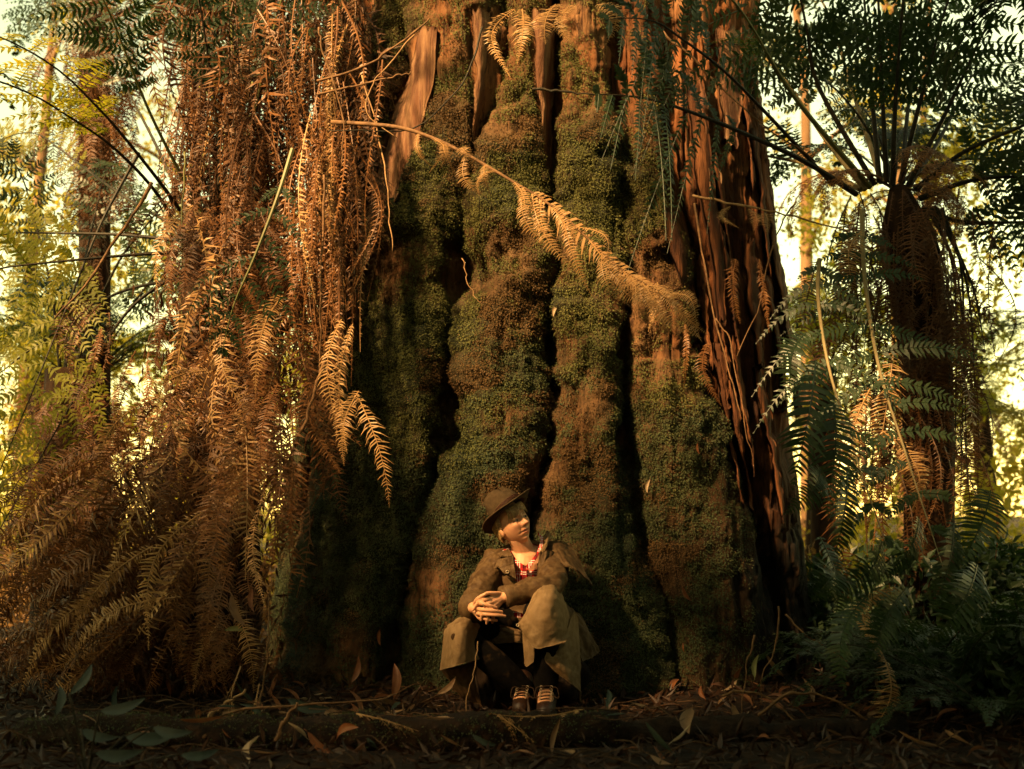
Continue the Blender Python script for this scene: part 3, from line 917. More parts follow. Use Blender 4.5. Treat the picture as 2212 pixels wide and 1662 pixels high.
def left_fern():
    rng = np.random.default_rng(21)
    base = D(470, 1490, 0.95); base[2] = 0
    t = thing('tree_fern', 'tree fern with a thick skirt of dead brown fronds left of the giant tree', 'tree fern', base)
    top = D(478, 470, 0.95)
    s = np.linspace(0, 1, 16)[:, None]
    P = base + (top - base) * s + np.array([0.04, 0.03, 0]) * np.sin(s * 5)
    part('trunk', tube(MB(), P, (0.19 + 0.05 * np.sin(np.linspace(0, 9, 16)) ** 2) * np.clip(np.linspace(4, .25, 16), .25, 1), 12), M['fibre'], t, True)
    STR = []
    # living fronds rising and leaning out of the crown
    G = dict(npin=16, plen=0.42, pairs=14, lfl=0.06, lw=0.018, rad=0.014)
    rise = [([(500, 480, .95), (508, 300, .9), (500, 60, .8)], 'stem_green'), ([(485, 480, .95), (540, 280, .85), (592, 60, .7)], 'stem_green'),
            ([(520, 480, .95), (600, 250, 1.0), (652, 60, 1.0)], 'stem_green'), ([(470, 480, .95), (472, 300, .8), (440, 60, .5)], 'stem_dark'),
            ([(452, 490, .95), (400, 395, .8), (322, 240, .5), (250, 60, .2)], 'stem_green'), ([(420, 500, .95), (350, 400, .7), (250, 275, .3), (175, 195, 0)], 'stem_dark'),
            ([(405, 540, .95), (340, 420, .8), (240, 315, .4), (118, 232, .0)], 'stem_dark'), ([(385, 520, 1.0), (250, 507, 1.1), (60, 503, 1.3)], 'stem_dark'),
            ([(385, 545, 1.0), (260, 553, .9), (60, 572, .7)], 'stem_dark'), ([(530, 480, 1.1), (560, 250, 1.4), (560, 60, 1.8)], 'stem_dark'),
            ([(440, 490, 1.1), (410, 300, 1.5), (360, 90, 2.0)], 'stem_dark'), ([(430, 520, 1.1), (330, 300, 1.5), (200, 60, 2.0)], 'stem_dark'),
            ([(400, 500, 1.2), (260, 420, 1.7), (100, 300, 2.4)], 'stem_dark'), ([(300, 330, 1.5), (220, 480, 1.4), (150, 650, 1.3)], 'stem_dark'),
            ([(400, 580, 1.1), (270, 680, 1.3), (150, 880, 1.4)], 'stem_dark'), ([(400, 600, 1.2), (240, 640, 1.6), (60, 760, 2.0)], 'stem_dark')]
    for pts, st in rise:
        hero_frond(t, pts, st, 'sunfern' if pts[-1][0] < 200 else 'green', rng, extend=1.3, stipe=0.52, **G)  # leftward fronds take the yellower leaf, backlight put into their colour
    # dead skirt: each fallen frond its own piece
    def deep(x, y):
        return 0.82 - 0.45 * np.clip((y - 420) / 900, 0, 1) - 0.22 * math.exp(-((x - 480) / 190) ** 2) + 0.25 * np.clip((300 - x) / 300, 0, 1)

    def hang(x, y, L, ang, kind, dY=0.0, lib=STRIPS, ws=None):
        ex, ey = x + L * math.sin(ang), y + L * math.cos(ang)
        if ey > 1500:
            k = (1500 - y) / (ey - y); ex, ey = x + (ex - x) * k, 1500
        if math.hypot(ex - x, ey - y) < 60:
            return
        Y0 = deep(x, y) + dY
        A = D(x, y, Y0); B = D(ex, ey, deep(ex, ey) + dY - 0.05)
        STR.append(place_strip(t, lib[kind][rng.integers(0, len(lib[kind]))], A, B, rng.normal(0, 0.5), wscale=ws))
    # upper curtain beside the trunk
    for k in range(62):
        x = rng.normal(715, 38) if k < 44 else rng.uniform(600, 770)
        y = rng.uniform(0, 560)
        hang(x, y, rng.uniform(220, 420), rng.normal(0.0 + (720 - x) / 900, 0.07), rng.choice(['dead', 'dead_gold', 'dead'], p=[.5, .3, .2]), rng.uniform(-0.3, 0.15), CURTAIN, rng.uniform(0.9, 1.5))
    for k in range(84):
        x = rng.uniform(395, 660)
        hang(x, rng.uniform(-40, 430), rng.uniform(180, 380), rng.normal(0, 0.1), rng.choice(['dead', 'dead_dark']), rng.uniform(0.15, 0.8), CURTAIN if k % 3 else STRIPS, rng.uniform(.8, 1.4))
    # middle
    for k in range(86):
        x = rng.uniform(400, 715); y = rng.uniform(430, 900)
        hang(x, y, rng.uniform(170, 380), rng.normal(0.02 - 0.25 * np.clip((470 - x) / 150, 0, 1), 0.24), rng.choice(['dead', 'dead_dark', 'dead_gold'], p=[.6, .22, .18]), rng.uniform(-0.15, 0.25))
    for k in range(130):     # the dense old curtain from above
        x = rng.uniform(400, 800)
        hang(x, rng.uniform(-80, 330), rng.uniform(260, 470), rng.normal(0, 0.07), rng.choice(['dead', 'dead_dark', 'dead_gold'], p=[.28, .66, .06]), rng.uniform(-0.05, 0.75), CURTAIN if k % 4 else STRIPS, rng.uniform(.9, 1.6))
    for k in range(40):      # collar of broken fronds round the crown
        x = rng.uniform(395, 590); y = rng.uniform(380, 560)
        hang(x, y, rng.uniform(130, 260), rng.normal((x - 490) / 260, 0.25), rng.choice(['dead', 'dead_dark']), rng.uniform(-0.2, 0.1), STRIPS if k % 2 else CURTAIN, 1.0)
    # lower skirt swept to the left
    for k in range(150):
        x = rng.uniform(190, 670); y = rng.uniform(820, 1380)
        if x < 330 and y < 950:
            continue
        if x > 660 - (y - 800) * 0.26:
            continue
        a = -0.12 - 0.75 * np.clip((560 - x) / 330, 0, 1) + rng.normal(0, 0.2)
        hang(x, y, rng.uniform(180, 390), a, rng.choice(['dead', 'dead_dark', 'dead_gold'], p=[.62, .22, .16]), rng.uniform(-0.2, 0.15))
    # low side fronds, thin against the light
    for k in range(26):
        x = rng.uniform(180, 420); y = rng.uniform(640, 1000)
        hang(x, y, rng.uniform(120, 260), rng.normal(-0.25, 0.2), rng.choice(['dead', 'dead_dark']), rng.uniform(0.1, 0.5), STRIPS, 0.8)
    # well seen single ones
    for a in [(1 and 610, 640, 560, 860), (560, 860, 520, 1120), (600, 830, 585, 1080), (450, 800, 330, 940), (560, 1010, 500, 1260), (450, 1100, 300, 1390), (480, 1220, 440, 1420), (330, 1180, 135, 1400), (390, 1290, 150, 1430), (520, 1090, 455, 1330)]:
        A = D(a[0], a[1], deep(a[0], a[1]) - 0.28); B = D(a[2], a[3], deep(a[2], a[3]) - 0.32)
        place_strip(t, STRIPS['dead_gold' if a[0] % 4 else 'dead'][a[0] % 9], A, B, rng.normal(0, 0.2), wscale=1.1)
    # the 300 nearest stay single fronds, the deeper ones are one matted mass
    STR.sort(key=lambda o: o.location.y)
    mass = {}
    bpy.context.view_layer.update()
    for o in STR[290:]:
        v = co_of_mesh(o.data); Mx = np.array(Matrix.LocRotScale(o.location, o.rotation_euler, o.scale))
        mb = mass.setdefault(o.data.materials[0].name, (o.data.materials[0], MB()))[1]
        v = v @ Mx[:3, :3].T + Mx[:3, 3]
        q4 = [p.vertices[:] for p in o.data.polygons if len(p.vertices) == 4]; q3 = [p.vertices[:] for p in o.data.polygons if len(p.vertices) == 3]
        mb.add(v, np.array(q4), np.array(q3))
        bpy.data.objects.remove(o)
    for mt, mb in mass.values():
        o = link('old_frond_mat', mb.mesh('old_frond_mat', mt), t); o['kind'] = 'stuff'
    # a dense dark mass of older fibres and broken fronds close round the trunk
    n = 9000
    y = rng.uniform(430, 1500, n); x = rng.normal(500, 1, n) + rng.normal(0, 75, n) * np.clip((y - 380) / 260, .3, 1)
    x = x + np.where(y > 800, -(y - 800) * 0.20 * rng.uniform(0.3, 2.2, n), 0)
    Pc = D(x, y, 0.98 - 0.35 * np.clip((y - 500) / 900, 0, 1) + rng.uniform(-0.1, 0.22, n))
    V, F = leaf_cards(Pc, nrm(rng.normal(0, 1, (n, 3)) * [1, 1, .3]), rng.uniform(0.05, 0.13, n), rng, 1.4, 0.22)
    n2 = 7000
    x2 = rng.uniform(405, 780, n2); y2 = rng.uniform(-120, 700, n2)
    P2 = D(x2, y2, 1.0 + rng.uniform(-.1, .35, n2))
    V2, F2 = leaf_cards(P2, nrm(rng.normal(0, 1, (n2, 3)) * [1, 1, .3]), rng.uniform(0.05, 0.15, n2), rng, 1.8, 0.20)
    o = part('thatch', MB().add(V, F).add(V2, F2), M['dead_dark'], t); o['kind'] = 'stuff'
    # the living frond with a yellow stalk drooping over the skirt
    hero_frond(t, [(632, 322, .05), (598, 430, .0), (548, 560, -.02), (505, 660, .0), (480, 760, .05)], 'stem_green', 'green', rng, stipe=0.2, npin=9, plen=0.36, pairs=16, lfl=0.045, lw=0.014, droop=0.45, rad=0.013, S=np.tile([[1.0, 0.2, 0.1]], (30, 1)))
    hero_frond(t, [(110, 110, -.9), (150, 165, -.9), (262, 232, -.9)], 'stem_dark', 'silver', rng, stipe=0.02, npin=2, plen=0.05, pairs=5, rad=0.004) if False else None
    return t


M['silver'] = leaf_mat('fern_silver_back', [(0.22, 0.22, 0.17), (0.30, 0.29, 0.22), (0.16, 0.17, 0.12)], 0.3, 0.5)
LEFT_FERN = left_fern()


def tall_fern():
    rng = np.random.default_rng(31)
    base = D(205, 1400, 3.2); base[2] = float(ground_z(base[0], 3.2)) - 0.05
    t = thing('tree_fern', 'tree fern at the far left with a ragged brown skirt high under its crown', 'tree fern', base)
    top = D(205, 60, 3.2)
    s = np.linspace(0, 1, 12)[:, None]
    part('trunk', tube(MB(), base + (top - base) * s, 0.13, 10), M['fibre'], t, True)
    for k in range(120):
        x = rng.normal(212, 42); y = rng.uniform(-60, 400)
        A = D(x, y, 3.1 + rng.uniform(-.3, .2)); B = D(x + rng.normal(0, 18), y + rng.uniform(110, 260), 3.05 + rng.uniform(-.35, .2))
        place_strip(t, STRIPS[rng.choice(['dead', 'dead_dark'])][k % 9], A, B, rng.normal(0, 0.7), wscale=1.0)
    for j in range(12):
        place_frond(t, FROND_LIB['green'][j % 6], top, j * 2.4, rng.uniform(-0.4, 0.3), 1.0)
    # other near tree ferns along the edges, two outside the left added to block sun
    for k, (x, y, h, lab) in enumerate([(-3.7, 3.9, 2.2, 'dark green tree fern behind the left edge of the brown skirt'), (5.7, 4.7, 2.5, 'dark green tree fern behind the trunk of the right tree fern'), (-4.7, 1.1, 3.3, 'tree fern added just outside the left edge to block sun, its fronds reaching in'), (-4.9, -0.1, 2.2, 'low tree fern added outside the left edge for shade, nearest to the viewer there'), (4.3, 1.2, 2.9, 'dark tree fern just outside the right edge')]):
        z0 = float(ground_z(x, y)) - .04
        tt = thing('tree_fern', lab, 'tree fern', (x, y, z0), 'near tree ferns at the edges')
        s = np.linspace(0, 1, 9)
        P = np.stack([x + 0.06 * np.sin(s * 3 + k), y + 0 * s, z0 + (h - z0) * s], -1)
        part('trunk', tube(MB(), P, 0.12 + .03 * (1 - s), 10), M['fibre'], tt, True)
        for j in range(17):
            place_frond(tt, FROND_LIB['green'][(j + k) % 6], P[-1], j * 2.4 + rng.uniform(-.2, .2), rng.uniform(-0.25, 0.5), rng.uniform(.9, 1.15))
        for j in range(14):
            a = rng.uniform(0, 6.28); A = P[-1] + [0.13 * math.cos(a), 0.13 * math.sin(a), -.05]
            place_strip(tt, STRIPS['dead_dark'][j % 9], A, A + [0.25 * math.cos(a), 0.25 * math.sin(a), -rng.uniform(0.6, 1.3)], a, wscale=1.1)
    # short dark stump-like fern at the very edge, its crown open
    base = D(140, 1200, 1.9); base[2] = float(ground_z(base[0], 1.9)) - .05
    t2 = thing('tree_fern', 'short dark tree fern at the left edge, its black trunk cut by the picture edge', 'tree fern', base)
    top = D(150, 800, 1.9)
    s = np.linspace(0, 1, 10)[:, None]
    part('trunk', tube(MB(), base + (top - base) * s, 0.17 + 0.04 * np.linspace(1, -0.2, 10), 11), M['fibre'], t2, True)
    for j in range(26):
        x = rng.normal(150, 40); y = rng.uniform(790, 1050)
        A = D(x, y, 1.75 + rng.uniform(-.2, .2)); B = D(x + rng.normal(0, 30), y + rng.uniform(120, 260), 1.7 + rng.uniform(-.2, .1))
        place_strip(t2, STRIPS[rng.choice(['dead', 'dead_dark'])][j % 9], A, B, rng.normal(0, 0.7), wscale=0.9)
    for j in range(64):      # a low pile of fallen fronds at its foot
        x = rng.uniform(40, 340); y = rng.uniform(960, 1400)
        L = rng.uniform(150, 300); a = rng.normal(-0.5, 0.5)
        Yq = 1.25 - 0.5 * (y - 960) / 440 + rng.uniform(-.2, .2)
        A = D(x, y, Yq); B = D(x + L * math.sin(a), min(y + L * math.cos(a), 1490), Yq - .12)
        A[2] = max(A[2], .12); B[2] = max(B[2], 0.03)
        place_strip(t2, STRIPS[rng.choice(['dead', 'dead_dark'], p=[.35, .65])][j % 9], A, B, rng.normal(0, 0.6), wscale=1.0)
    for pts in ([(160, 800, 1.9), (200, 690, 1.8), (260, 560, 1.6), (330, 470, 1.4)], [(170, 810, 1.9), (240, 720, 1.7), (330, 600, 1.5)], [(140, 800, 1.9), (165, 650, 2.1), (215, 420, 2.4)], [(130, 800, 1.9), (110, 620, 1.9), (60, 420, 1.9)]):
        hero_frond(t2, pts, 'stem_dark', 'green', rng, extend=0.8, stipe=0.5, npin=14, plen=0.36, pairs=12, lfl=0.055, lw=0.017, rad=0.014)


tall_fern()


def right_fern():
    rng = np.random.default_rng(41)
    base = D(2005, 1450, 1.35); base[2] = -0.03
    t = thing('tree_fern', 'tree fern on the right with a dark trunk and black stalks fanning from its crown', 'tree fern', base)
    top = D(1940, 405, 1.35)
    mid = D(2000, 800, 1.35)
    P = smooth_path([base, mid, top], 14)
    part('trunk', tube(MB(), P, (0.150 + 0.045 * np.linspace(0.2, 1, 14) ** 2) * np.clip(np.linspace(5, .3, 14), .3, 1), 12), M['fibre'], t, True)
    c = (1930, 415)
    G = dict(npin=17, plen=0.50, pairs=12, lfl=0.070, lw=0.024, rad=0.020)
    fan = [([(1880, 405), (1720, 215), (1625, 60)], 'stem_green', 0.5, 1.3), ([(1890, 400), (1770, 190), (1742, 60)], 'stem_dark', .9, 1.4), ([(1900, 395), (1884, 210), (1872, 60)], 'stem_dark', 1.2, 1.5),
           ([(1915, 395), (1908, 240), (1900, 60)], 'stem_dark', 1.0, 1.5), ([(1928, 395), (1934, 230), (1946, 60)], 'stem_dark', .8, 1.5), ([(1945, 395), (1985, 230), (2030, 60)], 'stem_dark', .9, 1.4),
           ([(1962, 400), (2040, 250), (2115, 90)], 'stem_dark', 1.0, 1.4), ([(1975, 410), (2080, 330), (2215, 270)], 'stem_dark', 1.0, 1.2), ([(1985, 430), (2100, 390), (2230, 380)], 'stem_dark', 1.2, 1.2),
           ([(1870, 410), (1790, 310), (1700, 180), (1640, 110)], 'stem_pale', 1.7, 1.2), ([(1905, 395), (1850, 220), (1800, 60)], 'stem_pale', 1.8, 1.4), ([(1950, 395), (1960, 250), (1990, 60)], 'stem_dark', 1.9, 1.4),
           ([(1965, 400), (2030, 300), (2090, 180)], 'stem_dark', 2.2, 1.2), ([(1860, 410), (1760, 360), (1620, 330)], 'stem_pale', 2.2, 0.9), ([(1990, 450), (2080, 480), (2230, 480)], 'stem_dark', 1.3, 1.1)]
    for pts, st, ye, ex in fan:
        m = len(pts)
        hero_frond(t, [(p[0], p[1], 1.3 + (ye - 1.3) * k / (m - 1)) for k, p in enumerate(pts)], st, 'green', rng, extend=ex, stipe=0.36, **G)
    # more fronds at the back of the crown, against the light
    for j in range(7):
        place_frond(t, FROND_LIB['green'][j % 6], top + np.array([0, 0.08, 0.02]), 1.6 + rng.uniform(-1.7, 1.5), rng.uniform(-0.35, 0.25), rng.uniform(0.85, 1.15))
    # the long frond that reaches left in front of the giant tree
    pts = [(1850, 420, 1.2), (1740, 350, .9), (1600, 285, .5), (1480, 238, .2), (1390, 212, .0), (1285, 203, -.1)]
    hero_frond(t, pts, 'stem_dark', 'green', rng, n=34, stipe=0.42, npin=11, plen=0.78, pairs=30, lfl=0.060, lw=0.017, droop=0.45, sweep=0.05, rad=0.020, fold=0.35)
    hero_frond(t, [(1800, 400, 1.2), (1660, 250, .6), (1560, 150, .2), (1440, 60, -.1)], 'stem_dark', 'green', rng, n=30, stipe=0.45, npin=10, plen=0.62, pairs=26, lfl=0.055, lw=0.016, droop=0.5, sweep=0.2, rad=0.014, extend=.3)
    # dead skirt
    for k in range(150):
        x = rng.normal(1955, 72); y = rng.uniform(405, 1020)
        A = D(x, y, 1.15 + rng.uniform(-.22, .12)); B = D(x + (x - 1950) * 0.2 + rng.normal(0, 16), y + rng.uniform(170, 360), 1.1 + rng.uniform(-.2, .15))
        lib = CURTAIN if k % 3 else STRIPS
        place_strip(t, lib[rng.choice(['dead', 'dead_dark'], p=[.12, .88])][rng.integers(0, 6)], A, B, rng.normal(0, 0.6), wscale=1.1)
    for k in range(20):      # arched dead fronds round the crown
        a = rng.uniform(0, 6.28)
        place_frond(t, FROND_LIB['dead'][k % 4], top - np.array([0, 0, 0.04]), a, rng.uniform(-.5, .1), rng.uniform(0.45, 0.7), name='dead_frond')
    for k, (x0, x1, y1) in enumerate(((2040, 2062, 1080), (2030, 2090, 1050), (2050, 2128, 760), (2045, 2110, 940), (2020, 2050, 900), (2060, 2075, 1100))):
        pts = [(x0 - 25, 450, 1.3), ((x0 + x1) / 2 + 12, 620, 1.2), (x1, y1, 1.0)]
        hero_frond(t, pts, 'stem_dark', 'dead_dark', rng, name='dead_frond', stipe=0.45, npin=12, plen=0.14, pairs=7, lfl=0.04, lw=0.012, droop=0.8, rad=0.013, miss=.25)
    # pale stalked fronds drooping in front
    hero_frond(t, [(1862, 455, .75), (1868, 600, .55), (1898, 790, .35), (1958, 985, .15), (2040, 1235, .0)], 'stem_pale', 'green', rng, n=36, stipe=0.10, npin=13, plen=0.56, pairs=22, lfl=0.062, lw=0.018, droop=0.28, sweep=-0.05, rad=0.016, miss=0.12, S=np.tile([[1.0, -0.25, 0.0]], (36, 1)))
    hero_frond(t, [(1770, 560, .6), (1768, 650, .5), (1792, 800, .3), (1850, 990, .1), (1915, 1180, .0)], 'stem_pale', 'green', rng, n=32, stipe=0.06, npin=10, plen=0.44, pairs=18, lfl=0.055, lw=0.018, droop=0.6, sweep=0.05, rad=0.014, miss=0.2, S=np.tile([[1.0, -0.3, 0.0]], (32, 1)))
    combs = [strip_mesh(900 + i, M['green'], 1.0, 0.17, 26, 0.034, 0.06, 0.15, 0.06, 0.25, 0.007) for i in range(6)]
    for k, (a, b, c_, d, Y) in enumerate([(1762, 780, 1722, 1060, -.3), (1800, 870, 1792, 1110, -.2), (1770, 1010, 1698, 1110, -.3), (1740, 720, 1690, 860, 0), (1830, 1020, 1800, 1230, -.2), (1770, 1160, 1795, 1340, -.4), (1800, 1230, 1760, 1310, -.5), (1905, 1170, 1800, 1290, -.4), (1870, 1290, 1820, 1500, -.5), (1960, 1270, 1860, 1430, -.5), (1985, 1120, 1900, 1260, -.3), (2060, 1130, 1990, 1320, -.3), (2110, 1220, 2010, 1400, -.4), (2140, 1060, 2080, 1230, -.2)]):
        place_strip(t, combs[k % 6], D(a, b, Y), D(c_, d, Y - .08), rng.normal(0, .3), name='pinna', wscale=0.75)
    gold = [(1940, 1270, 1885, 1420, -.4), (1900, 1400, 1865, 1570, -.5), (1930, 760, 1905, 1010, .4), (1880, 840, 1870, 1080, .3), (1905, 930, 1945, 1130, .3), (1860, 500, 1830, 640, .6)]
    for k, (a, b, c_, d, Y) in enumerate(gold):
        place_strip(t, STRIPS['dead_gold'][k % 9], D(a, b, Y), D(c_, d, Y), rng.normal(0, .3), wscale=1.0)
    return t


RIGHT_FERN = right_fern()


def ground_ferns():
    rng = np.random.default_rng(51)
    spots = [(1830, 1500, .9, 9, .6, 'small dark ground fern at the foot of the right tree fern, nearest the giant tree'), (2060, 1560, .0, 12, .95, 'spreading dark ground fern right of the golden dead frond at the lower right'), (2230, 1480, .2, 11, 1.0, 'big ground fern cut by the right edge of the picture'), (1990, 1470, .5, 11, .9, 'low dark ground fern under the tree fern in the lower right corner'), (2130, 1420, 1.0, 10, .9, 'shadowed ground fern at the right edge beyond the trunk of the tree fern'), (2170, 1560, -.5, 10, .8, 'nearest ground fern in the lower right corner, almost black in the shade'),
             (250, 1330, 2.3, 9, .8, 'low fern behind the brown skirt at the lower left'), (1860, 1330, 2.4, 8, .7, 'small ground fern in the gap between the giant tree and the right tree fern')]
    for k, (x, y, Y, n, sc, lab) in enumerate(spots):
        b = D(x, y, Y); b[2] = float(ground_z(b[0], Y)) - 0.02
        t = thing('ground_fern', lab, 'fern', b)
        r = MB(); tube(r, np.array([b - [0, 0, .05], b + [0, 0, .07]]), [0.05, 0.03], 8)
        part('rootstock', r, M['fibre'], t, True)
        for j in range(n):
            place_frond(t, FROND_LIB['ground'][j % 5], b + [0, 0, .05], j * 2.4 + rng.uniform(-.3, .3), rng.uniform(-.2, .3), sc * rng.uniform(.8, 1.15))



def overhead_ferns():
    """unseen tree ferns added beside and behind the viewer, whose crowns shade the hollow where the person sits"""
    rng = np.random.default_rng(57)  # crowns placed out of view to keep light off the lower trunk
    for k, (x, y, h, lab) in enumerate([(3.7, -0.8, 3.4, 'unseen tree fern right of the hollow, added for its shading crown'), (0.9, -7.2, 3.7, 'unseen tree fern added for shade close behind the viewer, a little to the right'), (3.9, -5.2, 3.6, 'unseen tree fern added for shade off to the right behind the viewer'), (-1.7, -8.0, 3.4, 'unseen tree fern added for shade close behind the viewer, a little to the left')]):
        z0 = float(ground_z(x, y)) - .04
        t = thing('tree_fern', lab, 'tree fern', (x, y, z0), 'unseen tree ferns added for shade round the viewer')
        s = np.linspace(0, 1, 9)
        P = np.stack([x + 0.05 * np.sin(s * 3 + k), y + 0 * s, z0 + (h - z0) * s], -1)
        part('trunk', tube(MB(), P, 0.12 + .03 * (1 - s), 10), M['fibre'], t, True)
        for j in range(22):
            place_frond(t, FROND_LIB['green'][(j + k) % 6], P[-1], j * 2.4 + rng.uniform(-.2, .2), rng.uniform(-0.15, 0.5), rng.uniform(1.0, 1.25))

    C = [(rng.uniform(2.0, 3.9), rng.uniform(.9, 2.6), rng.uniform(0.0, 0.75)) for _ in range(40)] + [(rng.uniform(2.3, 3.4), rng.uniform(-.6, .8), rng.uniform(0.0, 0.4)) for _ in range(14)]
    o = link('fern_thicket', cluster_mb(C, 0.3, 13000, 0.085, rng).mesh('fern_thicket', M['green']))
    tag(o, 'dark green undergrowth massed round the foot of the right tree fern', 'undergrowth', kind='stuff')


ground_ferns()
overhead_ferns()


def hanging_dead_fronds():
    rng = np.random.default_rng(61)
    pts = [(716, 264, .25), (850, 274, .15), (930, 297, .08), (1000, 330, .0), (1100, 388, -.1), (1200, 452, -.18), (1330, 572, -.25), (1400, 617, -.28), (1456, 642, -.3)]
    P = px_path(pts, 40)
    t = tag(link('dead_frond', tube(MB(), P, np.linspace(0.013, 0.003, 40), 7).mesh('dead_frond', M['twig'], True, P[0]), None, P[0]), 'long golden dead frond arching down across the middle of the giant trunk', 'dead frond')
    pin = [strip_mesh(950 + i, M['dead_gold'], 1.0, 0.055, 30, 0.014, 0.10, 0.4, 0.12, 0.5, 0.004) for i in range(7)]
    for k, q in enumerate(np.concatenate([np.linspace(0.22, 0.52, 9), np.linspace(0.54, 0.985, 21)])):
        i = int(q * 39)
        A = P[i]
        Lh = (0.20 if q < .52 else 0.34 * (1.25 - q) / 0.7 + 0.06) * rng.uniform(0.75, 1.25)
        B = A + np.array([rng.normal(0.07, 0.05) + 0.10 * (q > .5), rng.uniform(-0.05, 0.03), -Lh])
        o = place_strip(t, pin[k % 7], A, B, rng.normal(0, .35), name='pinna', wscale=0.75 if q < .55 else 0.9)
    # the comb along the tip
    mb = MB(); T, S, N = frames(P)
    j = slice(22, 40)
    comb(mb, P[j], S[j], np.where(N[j][:, 1:2] > 0, -N[j], N[j]), 40, lambda q: 0.075 * np.clip((1.1 - q) * 2, .1, 1), 0.016, rng, 0.3, 0.5, 0.0, 0.2, 0.4, 0.2)
    part('blade', mb, M['dead_gold'], t)
    # strands hanging from above the picture at the top of the trunk
    for k, (a, b, c_, d, lab) in enumerate([(1112, 20, 1082, 172, 'looped golden dead fern strand at the top middle of the trunk, longest there'), (1128, 20, 1120, 150, 'dead fern strand close beside the looped strand at the top of the trunk'), (1200, 10, 1196, 105, 'short dead fern strand at the top of the trunk above the narrow bark strip'), (1242, 10, 1243, 110, 'dead fern strand at the top of the trunk right of the narrow bark strip'), (1290, 10, 1296, 98, 'small dead fern strand at the top of the trunk touching the green frond')]):
        A = D(a, b, .3); B = D(c_, d, .25)
        o = place_strip(None, STRIPS['dead_gold'][k], A, B, rng.normal(0, .3), wscale=0.85) if False else None
        me = STRIPS['dead_gold'][k]
        o = link('dead_frond', me); dd = B - A; L = np.linalg.norm(dd); z = -dd / L
        y = nrm(np.array([0, 1.0, 0]) - z * z[1]); x = np.cross(y, z)
        o.location = A; o.rotation_euler = Matrix((x, y, z)).transposed().to_euler(); o.scale = (.9, .9, L)
        tag(o, lab, 'dead frond', 'dead fern strands hanging before the trunk')
    hero = [(738, 690, 712, 930, 'curved dead fern strand, leftmost hanging at the left edge of the mossy trunk'), (762, 700, 742, 980, 'broad dead fern strand beside the curved one at the left edge of the trunk'), (775, 845, 752, 1010, 'short hooked dead fern strand hanging lowest but one at the left of the trunk'), (770, 850, 806, 1100, 'thin dead fern strand hanging lowest over the dark left buttress'),
            (1480, 700, 1475, 850, 'dead fern strand below the tip of the arching golden frond'), (1420, 610, 1400, 720, 'dead fern strand hanging at the middle right of the mossy trunk'), (1590, 560, 1600, 700, 'brown strand against the dead wood on the right of the trunk'), (1640, 560, 1660, 720, 'second brown strand against the dead wood, nearer the right tree fern'), (1530, 880, 1545, 740, 'frayed strand low against the dark hollow wood')]
    for k, (a, b, c_, d, lab) in enumerate(hero):
        if d < b: b, d = d, b
        Y = .15 if a < 1000 else .5
        A = D(a, b, Y); B = D(c_, d, Y - .05)
        o = link('dead_frond', STRIPS['dead_gold' if a < 1450 else 'dead'][(k + 5) % 9]); dd = B - A; L = np.linalg.norm(dd); z = -dd / L
        y = nrm(np.array([0, 1.0, 0]) - z * z[1]); x = np.cross(y, z)
        o.location = A; o.rotation_euler = Matrix((x, y, z)).transposed().to_euler(); o.scale = (.8 if k < 4 else .5,) * 2 + (L,)
        tag(o, lab, 'dead frond', 'dead fern strands hanging before the trunk')


hanging_dead_fronds()
# ------------------------------------------------------------------ the person sitting against the tree
def skin_material():
    m, t, out = mat_new('skin')
    at = N_(t, 'ShaderNodeAttribute', attribute_name='tone')
    f, _ = noise_fac(t, 14, 4)
    c = mixc(t, f, (0.58, 0.29, 0.155), (0.64, 0.335, 0.19))
    sp = N_(t, 'ShaderNodeSeparateXYZ'); t.links.new(at.outputs['Vector'], sp.inputs[0])
    c = mixc(t, sp.outputs[0], c, (0.40, 0.13, 0.10))          # lips, nose and cheeks
    c = mixc(t, sp.outputs[1], c, (0.16, 0.09, 0.04))          # brows and lashes; also shade painted at mouth line and nostrils
    p = N_(t, 'ShaderNodeBsdfPrincipled')
    p.inputs['Roughness'].default_value = 0.48; p.inputs['Specular IOR Level'].default_value = 0.35
    p.inputs['Subsurface Weight'].default_value = 0.12; p.inputs['Subsurface Radius'].default_value = (0.02, 0.008, 0.004)
    p.inputs['Subsurface Scale'].default_value = 0.5
    t.links.new(c, p.inputs['Base Color'])
    _, raw = noise_fac(t, 160, 3)
    b = N_(t, 'ShaderNodeBump'); b.inputs['Strength'].default_value = 0.15; b.inputs['Distance'].default_value = 0.002
    t.links.new(raw, b.inputs['Height']); t.links.new(b.outputs[0], p.inputs['Normal'])
    t.links.new(p.outputs[0], out.inputs[0])
    return m


